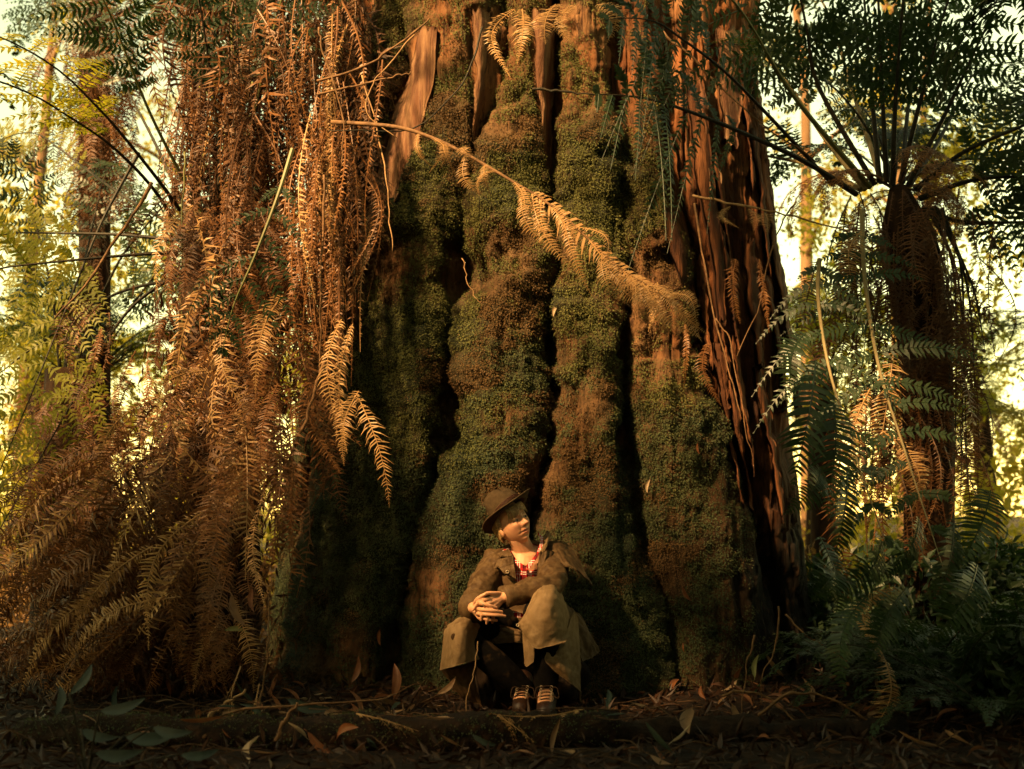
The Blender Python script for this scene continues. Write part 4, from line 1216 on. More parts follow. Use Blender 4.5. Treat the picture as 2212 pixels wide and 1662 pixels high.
def cloth_mat(name, c0, c1, c2, rough=0.75, weave=420, stain=(0.05, 0.03, 0.015)):
    m, t, out = mat_new(name)
    f, _ = noise_fac(t, 6, 5, lo=0.38, hi=0.62)
    g, _ = noise_fac(t, 30, 4, lo=0.42, hi=0.66)
    c = mixc(t, f, c0, c1)
    c = mixc(t, g, c, c2)
    h, _ = noise_fac(t, 9, 5, lo=0.60, hi=0.66)
    c = mixc(t, h, c, mixc(t, 0.55, c, stain))
    p = N_(t, 'ShaderNodeBsdfPrincipled')
    p.inputs['Roughness'].default_value = rough; p.inputs['Specular IOR Level'].default_value = 0.10
    p.inputs['Sheen Weight'].default_value = 0.0
    t.links.new(c, p.inputs['Base Color'])
    _, r1 = noise_fac(t, 18, 6)
    _, r2 = noise_fac(t, weave, 2)
    ad = N_(t, 'ShaderNodeMath', operation='MULTIPLY_ADD'); ad.inputs[1].default_value = 0.12
    t.links.new(r2, ad.inputs[0]); t.links.new(r1, ad.inputs[2])
    b = N_(t, 'ShaderNodeBump'); b.inputs['Strength'].default_value = 0.5; b.inputs['Distance'].default_value = 0.012
    t.links.new(ad.outputs[0], b.inputs['Height']); t.links.new(b.outputs[0], p.inputs['Normal'])
    t.links.new(p.outputs[0], out.inputs[0])
    return m


def plaid_material():
    m, t, out = mat_new('red_plaid')
    tc = N_(t, 'ShaderNodeTexCoord')
    sp = N_(t, 'ShaderNodeSeparateXYZ'); t.links.new(tc.outputs['Object'], sp.inputs[0])

    def lines(sock, period, width, off=0.0):
        a = N_(t, 'ShaderNodeMath', operation='MULTIPLY_ADD'); a.inputs[1].default_value = 1 / period; a.inputs[2].default_value = off
        t.links.new(sock, a.inputs[0])
        fr = N_(t, 'ShaderNodeMath', operation='FRACT'); t.links.new(a.outputs[0], fr.inputs[0])
        l = N_(t, 'ShaderNodeMath', operation='LESS_THAN'); l.inputs[1].default_value = width / period
        t.links.new(fr.outputs[0], l.inputs[0])
        return l.outputs[0]
    x, z = sp.outputs[0], sp.outputs[2]
    c = (0.52, 0.020, 0.018)
    dk = mixc(t, lines(x, 0.062, 0.018), (0.52, 0.020, 0.018), (0.16, 0.010, 0.012))
    dk = mixc(t, lines(z, 0.062, 0.018), dk, mixc(t, 0.5, dk, (0.03, 0.012, 0.014)))
    for s, off in ((x, 0.30), (x, 0.48), (z, 0.36), (z, 0.54)):
        k = N_(t, 'ShaderNodeMath', operation='MULTIPLY'); k.inputs[1].default_value = 0.85
        t.links.new(lines(s, 0.062, 0.0042, off), k.inputs[0])
        dk = mixc(t, k.outputs[0], dk, (0.72, 0.62, 0.56))
    p = N_(t, 'ShaderNodeBsdfPrincipled'); p.inputs['Roughness'].default_value = 0.85; p.inputs['Specular IOR Level'].default_value = 0.1
    t.links.new(dk, p.inputs['Base Color']); t.links.new(p.outputs[0], out.inputs[0])
    return m


M['skin'] = skin_material()
M['coat'] = cloth_mat('oilskin_brown', (0.050, 0.028, 0.012), (0.075, 0.044, 0.020), (0.105, 0.066, 0.031), 0.6)
M['coat_tan'] = cloth_mat('oilskin_worn_tan', (0.140, 0.090, 0.042), (0.175, 0.114, 0.057), (0.210, 0.140, 0.073), 0.7, stain=(0.09, 0.05, 0.02))
M['coat_in'] = cloth_mat('coat_lining', (0.045, 0.025, 0.011), (0.065, 0.037, 0.017), (0.08, 0.046, 0.021), 0.8)
M['leg_shade'] = cloth_mat('leg_shade_cloth', (0.010, 0.006, 0.004), (0.016, 0.010, 0.006), (0.020, 0.012, 0.007), 0.9)
M['felt'] = cloth_mat('hat_felt', (0.050, 0.033, 0.017), (0.064, 0.042, 0.022), (0.080, 0.053, 0.028), 0.9)
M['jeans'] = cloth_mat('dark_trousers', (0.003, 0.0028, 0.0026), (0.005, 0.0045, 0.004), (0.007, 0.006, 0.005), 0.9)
for _n in M['jeans'].node_tree.nodes:
    if _n.type == 'BSDF_PRINCIPLED':
        _n.inputs['Sheen Weight'].default_value = 0.0; _n.inputs['Specular IOR Level'].default_value = 0.05
M['hatband'] = solid_mat('hat_band', (0.05, 0.02, 0.012), (0.08, 0.034, 0.02), 30, 0.5)
M['leather'] = solid_mat('boot_leather', (0.018, 0.008, 0.004), (0.034, 0.014, 0.007), 22, 0.45, bump=0.3, spec=0.4)
M['sole'] = solid_mat('boot_sole', (0.015, 0.012, 0.010), (0.03, 0.022, 0.016), 20, 0.8)
M['brass'] = solid_mat('eyelet_metal', (0.30, 0.23, 0.14), (0.38, 0.30, 0.19), 20, 0.3, spec=0.8)
M['lace'] = solid_mat('boot_lace', (0.022, 0.012, 0.007), (0.04, 0.022, 0.012), 40, 0.8)
M['hair'] = solid_mat('blond_hair', (0.30, 0.175, 0.065), (0.44, 0.28, 0.115), 40, 0.5, c2=(0.17, 0.09, 0.032), spec=0.4)
M['eyeball'] = solid_mat('eye_white', (0.34, 0.28, 0.23), (0.40, 0.33, 0.28), 20, 0.25, spec=0.5)
M['iris'] = solid_mat('eye_iris', (0.045, 0.035, 0.028), (0.06, 0.05, 0.04), 60, 0.2, spec=0.5)
M['plaid'] = plaid_material()


def remeshed(mb, voxel, smooth_it, name, mat, sm=0.5):
    me = mb.mesh(name + '_raw')
    o = bpy.data.objects.new('tmp', me); COL.objects.link(o)
    r = o.modifiers.new('r', 'REMESH'); r.mode = 'VOXEL'; r.voxel_size = voxel; r.use_smooth_shade = True
    s = o.modifiers.new('s', 'SMOOTH'); s.factor = sm; s.iterations = smooth_it
    dg = bpy.context.evaluated_depsgraph_get(); dg.update()
    out = bpy.data.meshes.new_from_object(o.evaluated_get(dg))
    bpy.data.objects.remove(o); bpy.data.meshes.remove(me)
    out.name = name; out.materials.clear(); out.materials.append(mat)
    out.polygons.foreach_set('use_smooth', np.ones(len(out.polygons), bool))
    return out


def co_of(me):
    a = np.zeros(len(me.vertices) * 3, np.float32); me.vertices.foreach_get('co', a)
    return a.reshape(-1, 3).astype(float)


def no_of(me):
    a = np.zeros(len(me.vertices) * 3, np.float32); me.vertices.foreach_get('normal', a)
    return a.reshape(-1, 3).astype(float)


def set_co(me, V):
    me.vertices.foreach_set('co', V.astype(np.float32).ravel()); me.update()


def limb(mb, pts, n=24, sides=16, squash=1.0):
    """rounded limb through (point, radius) pairs"""
    P = smooth_path([p for p, r in pts], n)
    R = smooth_path([[r, 0, 0] for p, r in pts], n)[:, 0]
    T = nrm(np.gradient(P, axis=0))
    pre = [P[0] - T[0] * R[0] * c for c in (0.97, 0.75, 0.4)]; post = [P[-1] + T[-1] * R[-1] * c for c in (0.4, 0.75, 0.97)]
    rp = [R[0] * math.sqrt(1 - c * c) for c in (0.97, 0.75, 0.4)]; rq = [R[-1] * math.sqrt(1 - c * c) for c in (0.4, 0.75, 0.97)]
    return tube(mb, np.vstack([pre, P, post]), np.concatenate([rp, R, rq]), sides, True, squash)


def sheet(rows, nu=40, nv=30, thick=0.006, wrinkle=0.006, seed=0, wdir=(6, 14)):
    """cloth through a net of points, with folds, given its own thickness"""
    G = [smooth_path([K(*p) for p in r], nv) for r in rows]
    G = np.array(G)
    A = np.stack([smooth_path(G[:, j], nu) for j in range(nv)], 1)
    gu = np.gradient(A, axis=0); gv = np.gradient(A, axis=1)
    Nn = nrm(np.cross(gv, gu))
    if Nn[..., 1].mean() > 0:
        Nn = -Nn
    s, q = np.meshgrid(np.linspace(0, 1, nu), np.linspace(0, 1, nv), indexing='ij')
    A = A + Nn * (wrinkle * (fbm(s * wdir[0] * .6 + seed, q * wdir[1] * .6, 170 + seed % 7, 3) + 0.35 * fbm(s * 14, q * 14 + seed, 175, 2)))[..., None]
    m = nu * nv
    F = grid_faces(nu, nv)
    B = A + np.array([0, 1.0, 0]) * 0 - Nn * thick
    idx = np.arange(m).reshape(nu, nv)
    ring = np.concatenate([idx[0, :], idx[1:, -1], idx[-1, -2::-1], idx[-2:0:-1, 0]])
    r2 = np.roll(ring, -1)
    rim = np.stack([ring, r2, r2 + m, ring + m], -1)
    return MB().add(np.concatenate([A.reshape(-1, 3), B.reshape(-1, 3)]), F, F[:, ::-1] + m, rim)


def Rm(ax, deg):
    return np.array(Matrix.Rotation(math.radians(deg), 3, ax))


HEAD_R = Rm('Y', -27) @ Rm('Z', 38) @ Rm('X', -4)
EYE = K(616, 315, 0.235)
HEAD_C = EYE - HEAD_R @ np.array([0, -0.090, 0.0])


def HL(p):
    return HEAD_C + np.asarray(p, float) @ HEAD_R.T


def head_points():
    """skull and face in the head's own frame: face towards -Y, top +Z"""
    nu, nv = 150, 120
    th = np.linspace(0, 2 * np.pi, nu, endpoint=False)[:, None]; ph = np.linspace(0.001, np.pi - 0.001, nv)[None, :]
    d = np.stack([np.sin(ph) * np.sin(th), -np.sin(ph) * np.cos(th), np.cos(ph) + 0 * th], -1)
    x, y, z = d[..., 0] * 0.086, d[..., 1] * 0.108 + 0.006, d[..., 2] * 0.132
    lo = np.clip(-z / 0.132, 0, 1)
    x = x * (1 - 0.30 * lo ** 1.6)
    front = np.clip(-d[..., 1], 0, 1)
    y = np.where(d[..., 1] > 0, y * (1 - 0.42 * lo), y + 0.010 * lo)      # the jaw does not reach back as far as the skull
    y = y + 0.010 * np.exp(-((z - 0.0) / 0.06) ** 2) * front ** 2        # flatter face
    z = np.where(d[..., 2] < 0, z * 0.97, z)
    f = np.where(d[..., 1] < 0.1, 1.0, 0.0)

    def g(cx, cz, sx, sz):
        return np.exp(-((x - cx) / sx) ** 2 - ((z - cz) / sz) ** 2) * f
    dy = 0
    dy = dy - 0.009 * (g(-0.030, 0.020, 0.026, 0.009) + g(0.030, 0.020, 0.026, 0.009))     # brow
    dy = dy + 0.016 * (g(-0.034, -0.002, 0.017, 0.013) + g(0.034, -0.002, 0.017, 0.013))   # sockets
    t = np.clip((0.012 - z) / 0.052, 0, 1)
    nose = np.where((z < 0.020) & (z > -0.062), 1.0, 0)
    dy = dy - nose * f * (0.006 + 0.030 * t ** 1.15) * np.exp(-(x / (0.0085 + 0.006 * t)) ** 2) * np.clip((z + 0.052) / 0.010, 0, 1)
    dy = dy - 0.010 * (g(-0.014, -0.038, 0.008, 0.009) + g(0.014, -0.038, 0.008, 0.009))   # nostrils' wings
    dy = dy - 0.009 * (g(-0.050, -0.026, 0.022, 0.020) + g(0.050, -0.026, 0.022, 0.020))   # cheekbones
    dy = dy - 0.0085 * g(0, -0.0645, 0.026, 0.0065) - 0.0095 * g(0, -0.0805, 0.021, 0.0080)  # lips
    dy = dy + 0.011 * g(0, -0.0725, 0.029, 0.0030) + 0.007 * g(0, -0.094, 0.022, 0.007)
    dy = dy + 0.004 * (g(-0.032, -0.071, 0.006, 0.010) + g(0.032, -0.071, 0.006, 0.010))   # mouth corners
    dy = dy + 0.005 * (g(-0.027, -0.052, 0.005, 0.015) + g(0.027, -0.052, 0.005, 0.015))   # folds beside the mouth
    dy = dy - 0.015 * g(0, -0.113, 0.026, 0.016)                                            # chin
    y = y + dy
    V = np.stack([x, y, z], -1).reshape(-1, 3)
    return V, grid_faces(nu, nv) if False else _sphere_faces(nu, nv)


def _sphere_faces(nu, nv):
    i = np.arange(nu)[:, None]; j = np.arange(nv - 1)[None, :]; i2 = (i + 1) % nu
    return np.stack(np.broadcast_arrays(i * nv + j, i * nv + j + 1, i2 * nv + j + 1, i2 * nv + j), -1).reshape(-1, 4)


def ellipsoid(mb, c, r, R=None, n=20):
    th = np.linspace(0, 2 * np.pi, n * 2, endpoint=False)[:, None]; ph = np.linspace(0.01, np.pi - 0.01, n)[None, :]
    V = np.stack([np.sin(ph) * np.sin(th) * r[0], -np.sin(ph) * np.cos(th) * r[1], np.cos(ph) * r[2] + 0 * th], -1).reshape(-1, 3)
    if R is not None:
        V = V @ np.asarray(R).T
    mb.add(V + np.asarray(c), _sphere_faces(n * 2, n))
    return mb


def build_person():
    base = D(1130, 1530, 0.1); base[2] = 0.0
    t = thing('person', 'person in felt hat and brown oilskin coat sitting with clasped hands before the giant tree', 'person', base)

    def add(name, me, parent=t):
        V = co_of(me) - wloc(parent); set_co(me, V)
        return link(name, me, parent)
    # joints
    sh_r, sh_l = K(445, 625, .40), K(850, 590, .42)
    el_r, wr_r = K(300, 880, .20), K(292, 925, -.03)
    el_l, wr_l = K(812, 775, .12), K(492, 858, -.015)
    hip_r, hip_l = K(560, 1040, .42), K(740, 1020, .42)
    kn_r, kn_l = K(205, 1075, .03), K(800, 850, -.01)
    an_r, an_l = K(625, 1490, .10), K(785, 1490, .03)
    neck_b, neck_t = K(645, 560, .37), HL([0, 0.022, -0.075])
    pelvis, waist, chest = K(640, 1040, .44), K(640, 900, .45), K(645, 730, .42)
    foot_l = np.array([K(775, 1600, -.1)[0], -0.14, 0.045]); foot_r = np.array([K(610, 1600, .0)[0], -0.02, 0.045])
    # ---- one continuous body
    b = MB()
    hv, hf = head_points()
    b.add(HL(hv), hf)
    for sg in (-1, 1):
        ellipsoid(b, HL([sg * 0.033, -0.0728, 0.0045]), (0.0165, 0.0150, 0.0080), HEAD_R @ Rm('X', 12), 14)
        ellipsoid(b, HL([sg * 0.033, -0.0715, -0.0120]), (0.0160, 0.0135, 0.0060), HEAD_R, 14)
        ellipsoid(b, HL([sg * 0.086, 0.016, -0.012]), (0.010, 0.020, 0.034), HEAD_R @ Rm('Z', sg * 20) @ Rm('X', -8), 12)
    limb(b, [(neck_b - [0, 0, .03], .066), (neck_b, .060), ((neck_b + neck_t) / 2, .056), (neck_t, .057)])
    limb(b, [(pelvis, .155), (waist, .125), (chest, .130), (K(648, 640, .395), .116)], 30, 22)
    limb(b, [(sh_r, .062), (K(645, 590, .40), .075), (sh_l, .062)])
    for s_, e_, w_ in ((sh_r, el_r, wr_r), (sh_l, el_l, wr_l)):
        limb(b, [(s_, .058), ((s_ + e_) / 2, .052), (e_, .042), ((e_ + w_) / 2, .042), (w_, .029)])
    for h_, k_, a_, f_ in ((hip_r, kn_r, an_r, foot_r), (hip_l, kn_l, an_l, foot_l)):
        limb(b, [(h_, .085), ((h_ + k_) / 2, .075), (k_ + [0, .02, -.02], .050), (k_ * .6 + a_ * .4, .052), (a_, .038)], 30)
        limb(b, [(a_, .040), (a_ * .4 + f_ * .6, .042), (f_, .034)])
    # hands: palm, four unequal bent fingers and a thumb each, closed on one another
    def palm(w_, k0, k1, k2, k3):
        for k in (k0, k1, k2, k3):
            limb(b, [(w_, .021), ((np.asarray(w_) + k) / 2, .0165), (k, .0130)], 12, 10)

    def finger(pts, r=0.0112):
        Q = [K(*p) for p in pts]
        limb(b, [(q, r * (1 - 0.10 * i)) for i, q in enumerate(Q)], 16, 10)
    palm(wr_l, K(415, 862, -.075), K(418, 888, -.085), K(424, 915, -.085), K(432, 938, -.075))
    finger([(415, 862, -.075), (375, 872, -.115), (335, 878, -.118), (290, 938, -.105)], .0118)   # index over the other hand
    finger([(418, 888, -.085), (385, 905, -.120), (355, 955, -.125), (344, 1008, -.105)])
    finger([(424, 915, -.085), (402, 945, -.118), (390, 990, -.12), (383, 1030, -.10)])
    finger([(432, 938, -.075), (428, 970, -.10), (425, 1005, -.10), (420, 1026, -.08)], .0098)
    finger([(470, 830, -.03), (425, 828, -.075), (385, 828, -.10), (345, 852, -.12)], .0125)      # thumb
    palm(wr_r, K(322, 895, -.075), K(318, 930, -.09), K(322, 962, -.09), K(335, 992, -.075))
    finger([(322, 895, -.08), (350, 896, -.128), (400, 910, -.135), (448, 925, -.11)], .0118)
    finger([(318, 930, -.09), (355, 938, -.132), (425, 945, -.137), (486, 953, -.105)])
    finger([(322, 962, -.09), (365, 968, -.128), (440, 975, -.132), (506, 982, -.10)])
    finger([(335, 992, -.075), (370, 1000, -.11), (410, 1008, -.112), (450, 1012, -.09)], .0098)
    finger([(300, 912, -.04), (310, 880, -.09), (330, 858, -.118), (372, 833, -.122)], .0125)     # thumb
    me = remeshed(b, 0.0036, 2, 'body', M['skin'], 0.4)
    V = co_of(me); h = (V - HEAD_C) @ HEAD_R
    x, y, z = h[:, 0], h[:, 1], h[:, 2]
    fr = (y < -0.03) & (np.abs(z) < 0.13)
    lips = np.exp(-(x / 0.026) ** 4 - ((z + 0.0725) / 0.0105) ** 4) * fr
    gap = np.exp(-(x / 0.027) ** 6 - ((z + 0.0728 - 0.10 * np.abs(x) * (np.abs(x) > .018)) / 0.0021) ** 2) * fr
    nostril = (np.exp(-((x - 0.008) / 0.0045) ** 2 - ((z + 0.0475) / 0.003) ** 2) + np.exp(-((x + 0.008) / 0.0045) ** 2 - ((z + 0.0475) / 0.003) ** 2)) * fr
    nose = 0.35 * np.exp(-(x / 0.018) ** 2 - ((z + 0.036) / 0.014) ** 2) * fr
    chk = 0.28 * (np.exp(-((x - 0.048) / 0.022) ** 2 - ((z + 0.036) / 0.022) ** 2) + np.exp(-((x + 0.048) / 0.022) ** 2 - ((z + 0.036) / 0.022) ** 2)) * fr
    brow = 0
    for sg in (-1, 1):
        xx = sg * x
        brow = brow + np.exp(-((xx - 0.034) / 0.020) ** 4 - ((z - 0.0185 - 0.10 * (xx - 0.034) * (xx < .034) + 0.16 * np.maximum(xx - .034, 0)) / 0.0045) ** 2) * fr
        lash = np.exp(-((xx - 0.034) / 0.016) ** 4 - ((z - 0.0000) / 0.0030) ** 2) * fr
        brow = brow + lash
    tone = np.stack([np.clip(lips * 0.8 + nose + chk, 0, 1), np.clip(brow + 0.8 * gap + nostril, 0, 0.95), 0 * x], -1)
    at = me.attributes.new('tone', 'FLOAT_VECTOR', 'POINT'); at.data.foreach_set('vector', tone.astype(np.float32).ravel())
    add('body', me)
    for sg in (-1, 1):
        e = ellipsoid(MB(), HL([sg * 0.033, -0.0748, -0.0035]), (0.0120, 0.0120, 0.0062), HEAD_R)
        eye = part('eye', e, M['eyeball'], t, True)
        i_ = ellipsoid(MB(), HL([sg * 0.033 + 0.0030, -0.0835, -0.0030]), (0.0072, 0.0046, 0.0066), HEAD_R, 12)
        part('iris', i_, M['iris'], eye, True)
    # ring on the finger
    part('finger_ring', tube(MB(), smooth_path([K(352, 893, -.142), K(360, 905, -.148), K(364, 922, -.140)], 8), 0.0028, 6), M['brass'], t, True)
    # ---- hair
    rng = np.random.default_rng(8)
    mb = MB()

    def lock(a, m_, e, r):
        P = smooth_path([HL(a), HL(m_), HL(e)], 9)
        tube(mb, P, r * np.array([.7, 1, 1.1, 1.1, 1.0, .9, .75, .5, .15]), 6, True, 0.5)
    for k in range(70):      # fringe swept across the forehead
        u = rng.uniform(-1, 1)
        x0 = u * 0.070 + 0.006; e = x0 * 0.95 - 0.016 + rng.normal(0, .006)
        zt = 0.040 - 0.020 * abs(u) ** 2 + rng.normal(0, .008) - 0.010 * (u < -0.1)
        fy = lambda q: -0.104 * math.sqrt(max(0.08, 1 - (q / 0.094) ** 2))
        lock([x0, fy(x0) * .93, 0.082], [x0 - 0.003, fy(x0) * 1.055 - 0.004, 0.056], [e, fy(e) * 1.04 - 0.004, zt], rng.uniform(.0024, .0044))
    for sg in (-1, 1):
        for k in range(64):
            yy = rng.uniform(-0.020, 0.085)
            zt = -0.046 + rng.normal(0, .010) if yy > 0.01 else 0.004 + rng.normal(0, .012)
            xw = 0.086 * math.sqrt(max(0.1, 1 - (yy / 0.118) ** 2))
            lock([sg * xw * .96, yy, 0.07], [sg * (xw + .010), yy, 0.02], [sg * (xw + .004 + rng.normal(0, .004)), yy + rng.normal(0.004, .007), zt], rng.uniform(.003, .005))
    for k in range(60):
        a = rng.uniform(-1.3, 1.3); xx = 0.080 * math.sin(a); yy = 0.03 + 0.090 * math.cos(a)
        lock([xx, yy, 0.06], [xx * 1.1, yy * 1.08, 0.0], [xx, yy * .92 + .006, -0.058 + rng.normal(0, .01)], rng.uniform(.005, .0075))
    part('hair', mb, M['hair'], t, True)
    # ---- hat
    HR = HEAD_R @ Rm('X', -16) @ Rm('Y', -1)
    hc = HL([0.010, -0.008, 0.058])

    def hl(p):
        return hc + np.asarray(p, float) @ HR.T
    na = 96; a = np.linspace(0, 2 * np.pi, na, endpoint=False)
    prof = [(1.86, .000), (1.875, .004), (1.86, .006), (1.5, .006), (1.2, .006), (1.05, .010), (1.0, .022), (.985, .050), (.92, .086), (.83, .120), (.74, .140), (.62, .148), (.46, .142), (.30, .130), (.05, .126)]
    inner = [(.045, .118), (.50, .130), (.76, .130), (.88, .098), (.94, .07), (.965, .04), (.98, .018), (1.04, .004), (1.2, .000), (1.5, .000)]
    rings = []
    for q, zz in prof + inner:
        rx, ry = 0.092 * q, 0.112 * q
        if q > 1.1:
            rx = 0.092 * (1 + (q - 1) * 0.92); ry = 0.112 * (1 + (q - 1) * 0.74)
        curl = 0.0
        X, Y = rx * np.sin(a), -ry * np.cos(a)
        o = max(0, q - 1.05) / 0.8
        Z = zz + o ** 1.6 * (0.030 * np.sin(a) ** 2 - 0.014 * np.cos(a) ** 2 + 0.012 * np.sin(a * 2 + 0.7))
        if q < 0.95 and zz > 0.09:      # the crease along the top and the pinched front
            Z = Z - 0.046 * np.exp(-(X / 0.028) ** 2) * np.clip((zz - .09) / .03, 0, 1)
            X = X * (1 - 0.36 * np.clip((zz - .06) / .06, 0, 1) * np.clip(np.cos(a), 0, 1))
        rings.append(hl(np.stack([X, Y, Z], -1)))
    A = np.array(rings)
    A = A + 0.0014 * fbm(A[..., 0] * 40, A[..., 2] * 40, 181, 3)[..., None]
    part('hat', MB().add(A, grid_faces(len(A), na, True)), M['felt'], t, True)
    hat = [o for o in t.children if o.name.startswith('hat')][0]
    for zz, rr in ((.026, .0030), (.033, .0030), (.040, .0026)):
        ring = hl(np.stack([0.0945 * np.sin(a), -0.1145 * np.cos(a), zz - .006 * np.cos(a) * 0 + 0 * a], -1))
        part('hat_band', tube(MB(), np.vstack([ring, ring[:1]]), rr, 6), M['hatband'], hat, True)
    # ---- shirt
    sb = MB()
    limb(sb, [(waist, .132), (chest, .152), (K(648, 640, .40), .128), (K(645, 590, .385), .085)], 30, 22)
    limb(sb, [(sh_r, .066), (K(645, 595, .40), .084), (sh_l, .066)])
    me = remeshed(sb, 0.006, 8, 'shirt', M['plaid'])
    V = co_of(me)
    den = (V[:, 1] + 6) * CP + (V[:, 2] - .95) * SP
    cx = ((1106 + FPX * V[:, 0] / den) / .8848 - 1050) * 2.769
    cy = ((831 - FPX * ((V[:, 2] - .95) * CP - (V[:, 1] + 6) * SP) / den) / .8848 - 1150) * 2.769
    lx = np.interp(cy, [480, 560, 668], [520, 560, 640]); rx = np.interp(cy, [480, 560, 668], [760, 715, 640])
    cut = (cx > lx) & (cx < rx) & (cy < 668) & (V[:, 1] < .37)
    bm = bmesh.new(); bm.from_mesh(me); bm.verts.ensure_lookup_table()
    bmesh.ops.delete(bm, geom=[bm.verts[i] for i in np.nonzero(cut)[0]], context='VERTS')
    bm.to_mesh(me); bm.free(); me.update()
    shirt = add('shirt', me)
    part('collar', sheet([[(520, 520, .36), (550, 560, .29), (590, 605, .262), (640, 640, .255)], [(535, 555, .34), (560, 600, .27), (600, 650, .248), (633, 690, .24)]], 10, 20, .004, .002, 3), M['plaid'], shirt, True)
    part('collar', sheet([[(728, 415, .40), (745, 470, .33), (715, 560, .27), (650, 640, .252)], [(768, 450, .38), (762, 500, .31), (725, 580, .255), (660, 672, .238)]], 10, 22, .004, .002, 4), M['plaid'], shirt, True)
    part('placket', sheet([[(628, 640, .243), (652, 640, .243)], [(622, 700, .236), (650, 700, .236)], [(618, 790, .24), (648, 790, .24)]], 14, 5, .004, .001, 5), M['plaid'], shirt, True)
    part('undershirt', sheet([[(560, 945, .02), (600, 955, .0), (640, 970, .02)], [(565, 985, .02), (600, 990, .0), (640, 990, .02)]], 8, 10, .004, .003, 6), M['plaid'], shirt, True)
    # ---- coat
    cb = MB()
    limb(cb, [(pelvis + [0, .02, 0], .185), (waist, .168), (chest, .178), (K(648, 650, .42), .150), (K(645, 600, .44), .10)], 34, 26)
    limb(cb, [(sh_r + [0, 0, .005], .082), (K(645, 590, .44), .095), (sh_l + [0, 0, .01], .085)])
    for s_, e_, w_, q in ((sh_r, el_r, wr_r, 0.80), (sh_l, el_l, wr_l, 0.86)):
        we = e_ + (w_ - e_) * q
        limb(cb, [(s_, .083), (s_ * .5 + e_ * .5, .080), (e_, .073), ((e_ + we) / 2, .064), (we, .052)], 30, 18)
    me = remeshed(cb, 0.0075, 6, 'coat', M['coat'])
    V = co_of(me); Nn = no_of(me)
    wr = fbm(V[:, 0] * 7 + V[:, 1] * 6, V[:, 2] * 16 + V[:, 0] * 9, 191, 3)
    crease = -np.abs(fbm(V[:, 0] * 10 + V[:, 2] * 5, V[:, 2] * 9 - V[:, 0] * 8 + V[:, 1] * 12, 195, 2)) ** 0.7
    V = V + Nn * (0.011 * wr + 0.020 * crease + 0.006)[:, None]
    # the open front: cut away where the shirt shows, and the sleeve ends
    px = 1106 + FPX * (V[:, 0]) / ((V[:, 1] + 6) * CP + (V[:, 2] - .95) * SP)
    py = 831 - FPX * ((V[:, 2] - .95) * CP - (V[:, 1] + 6) * SP) / ((V[:, 1] + 6) * CP + (V[:, 2] - .95) * SP)
    cx = (px / .8848 - 1050) * 2.769; cy = (py / .8848 - 1150) * 2.769
    lx = np.interp(cy, [480, 560, 650, 760, 900], [520, 545, 572, 590, 600]); rx = np.interp(cy, [480, 560, 650, 760, 900], [770, 735, 722, 716, 700])
    cut = (cx > lx) & (cx < rx) & (cy < 900) & (V[:, 1] < .36) & (V[:, 1] > 0.17)
    bm = bmesh.new(); bm.from_mesh(me)
    bm.verts.ensure_lookup_table()
    for v, c in zip(bm.verts, V):
        v.co = c
    bmesh.ops.delete(bm, geom=[bm.verts[i] for i in np.nonzero(cut)[0]], context='VERTS')
    bm.to_mesh(me); bm.free(); me.update()
    coat = add('coat', me)
    sd_ = coat.modifiers.new('thickness', 'SOLIDIFY'); sd_.thickness = 0.006; sd_.offset = -1
    C_ = lambda nm, rows, mat='coat', **kw: part(nm, sheet(rows, **kw), M[mat], coat, True)
    # cuffs, flared round the wrists
    for w_, e_, r_, fl, in ((wr_l, el_l, .052, .062), (wr_r, el_r, .055, .080)):
        d = nrm(np.asarray(w_) - e_); P0 = np.asarray(w_) - d * 0.075; P1 = np.asarray(w_) - d * 0.004
        Pq = np.array([P0, (P0 + P1) / 2, P1, P1 - d * .003, (P0 + P1) / 2])
        cm = MB(); tube(cm, Pq, [r_ * 1.02, (r_ + fl) / 2, fl, fl - .007, r_ - .006], 26, False)
        V_ = cm.V[0]; cm.V[0] = V_ + 0.006 * fbm(V_[:, 0] * 30, V_[:, 2] * 30 + V_[:, 1] * 20, 199, 2)[:, None] * d * -1
        part('cuff', cm, M['coat'], coat, True)
    # collar
    C_('collar', [[(722, 560, .27), (738, 500, .34), (790, 402, .42)], [(745, 552, .25), (775, 510, .29), (808, 415, .38)], [(772, 545, .26), (792, 500, .30), (822, 438, .40)]], 'coat_tan', nu=14, nv=22, wrinkle=.004, seed=1)
    C_('collar', [[(450, 560, .31), (500, 535, .30), (532, 528, .31)], [(470, 578, .28), (520, 572, .265), (560, 580, .26)], [(500, 580, .27), (540, 600, .25), (568, 640, .245)]], 'coat', nu=14, nv=18, wrinkle=.004, seed=2)
    # lapels either side of the open front
    C_('lapel', [[(560, 570, .255), (505, 585, .25), (450, 600, .27)], [(566, 640, .235), (510, 640, .225), (440, 650, .25)], [(583, 725, .225), (520, 715, .215), (475, 650, .245)]], 'coat', nu=22, nv=22, wrinkle=.006, seed=3)
    C_('lapel', [[(745, 545, .25), (790, 535, .26), (840, 545, .30)], [(728, 640, .235), (775, 640, .225), (830, 640, .26)], [(716, 725, .23), (760, 720, .215), (800, 700, .235)]], 'coat', nu=24, nv=18, wrinkle=.012, seed=4, wdir=(3, 10))
    C_('pocket_flap', [[(465, 655, .225), (515, 640, .212), (565, 625, .215)], [(480, 672, .212), (525, 672, .203), (572, 668, .208)], [(495, 690, .208), (540, 705, .2), (582, 732, .208)]], 'coat', nu=12, nv=16, wrinkle=.004, seed=5)
    sn = MB(); rr = K(522, 682, .195)
    aa = np.linspace(0, 2 * np.pi, 15)
    tube(sn, rr + 0.0075 * np.stack([np.cos(aa), 0 * aa, np.sin(aa)], -1), .0024, 6); part('snap', sn, M['brass'], coat, True)
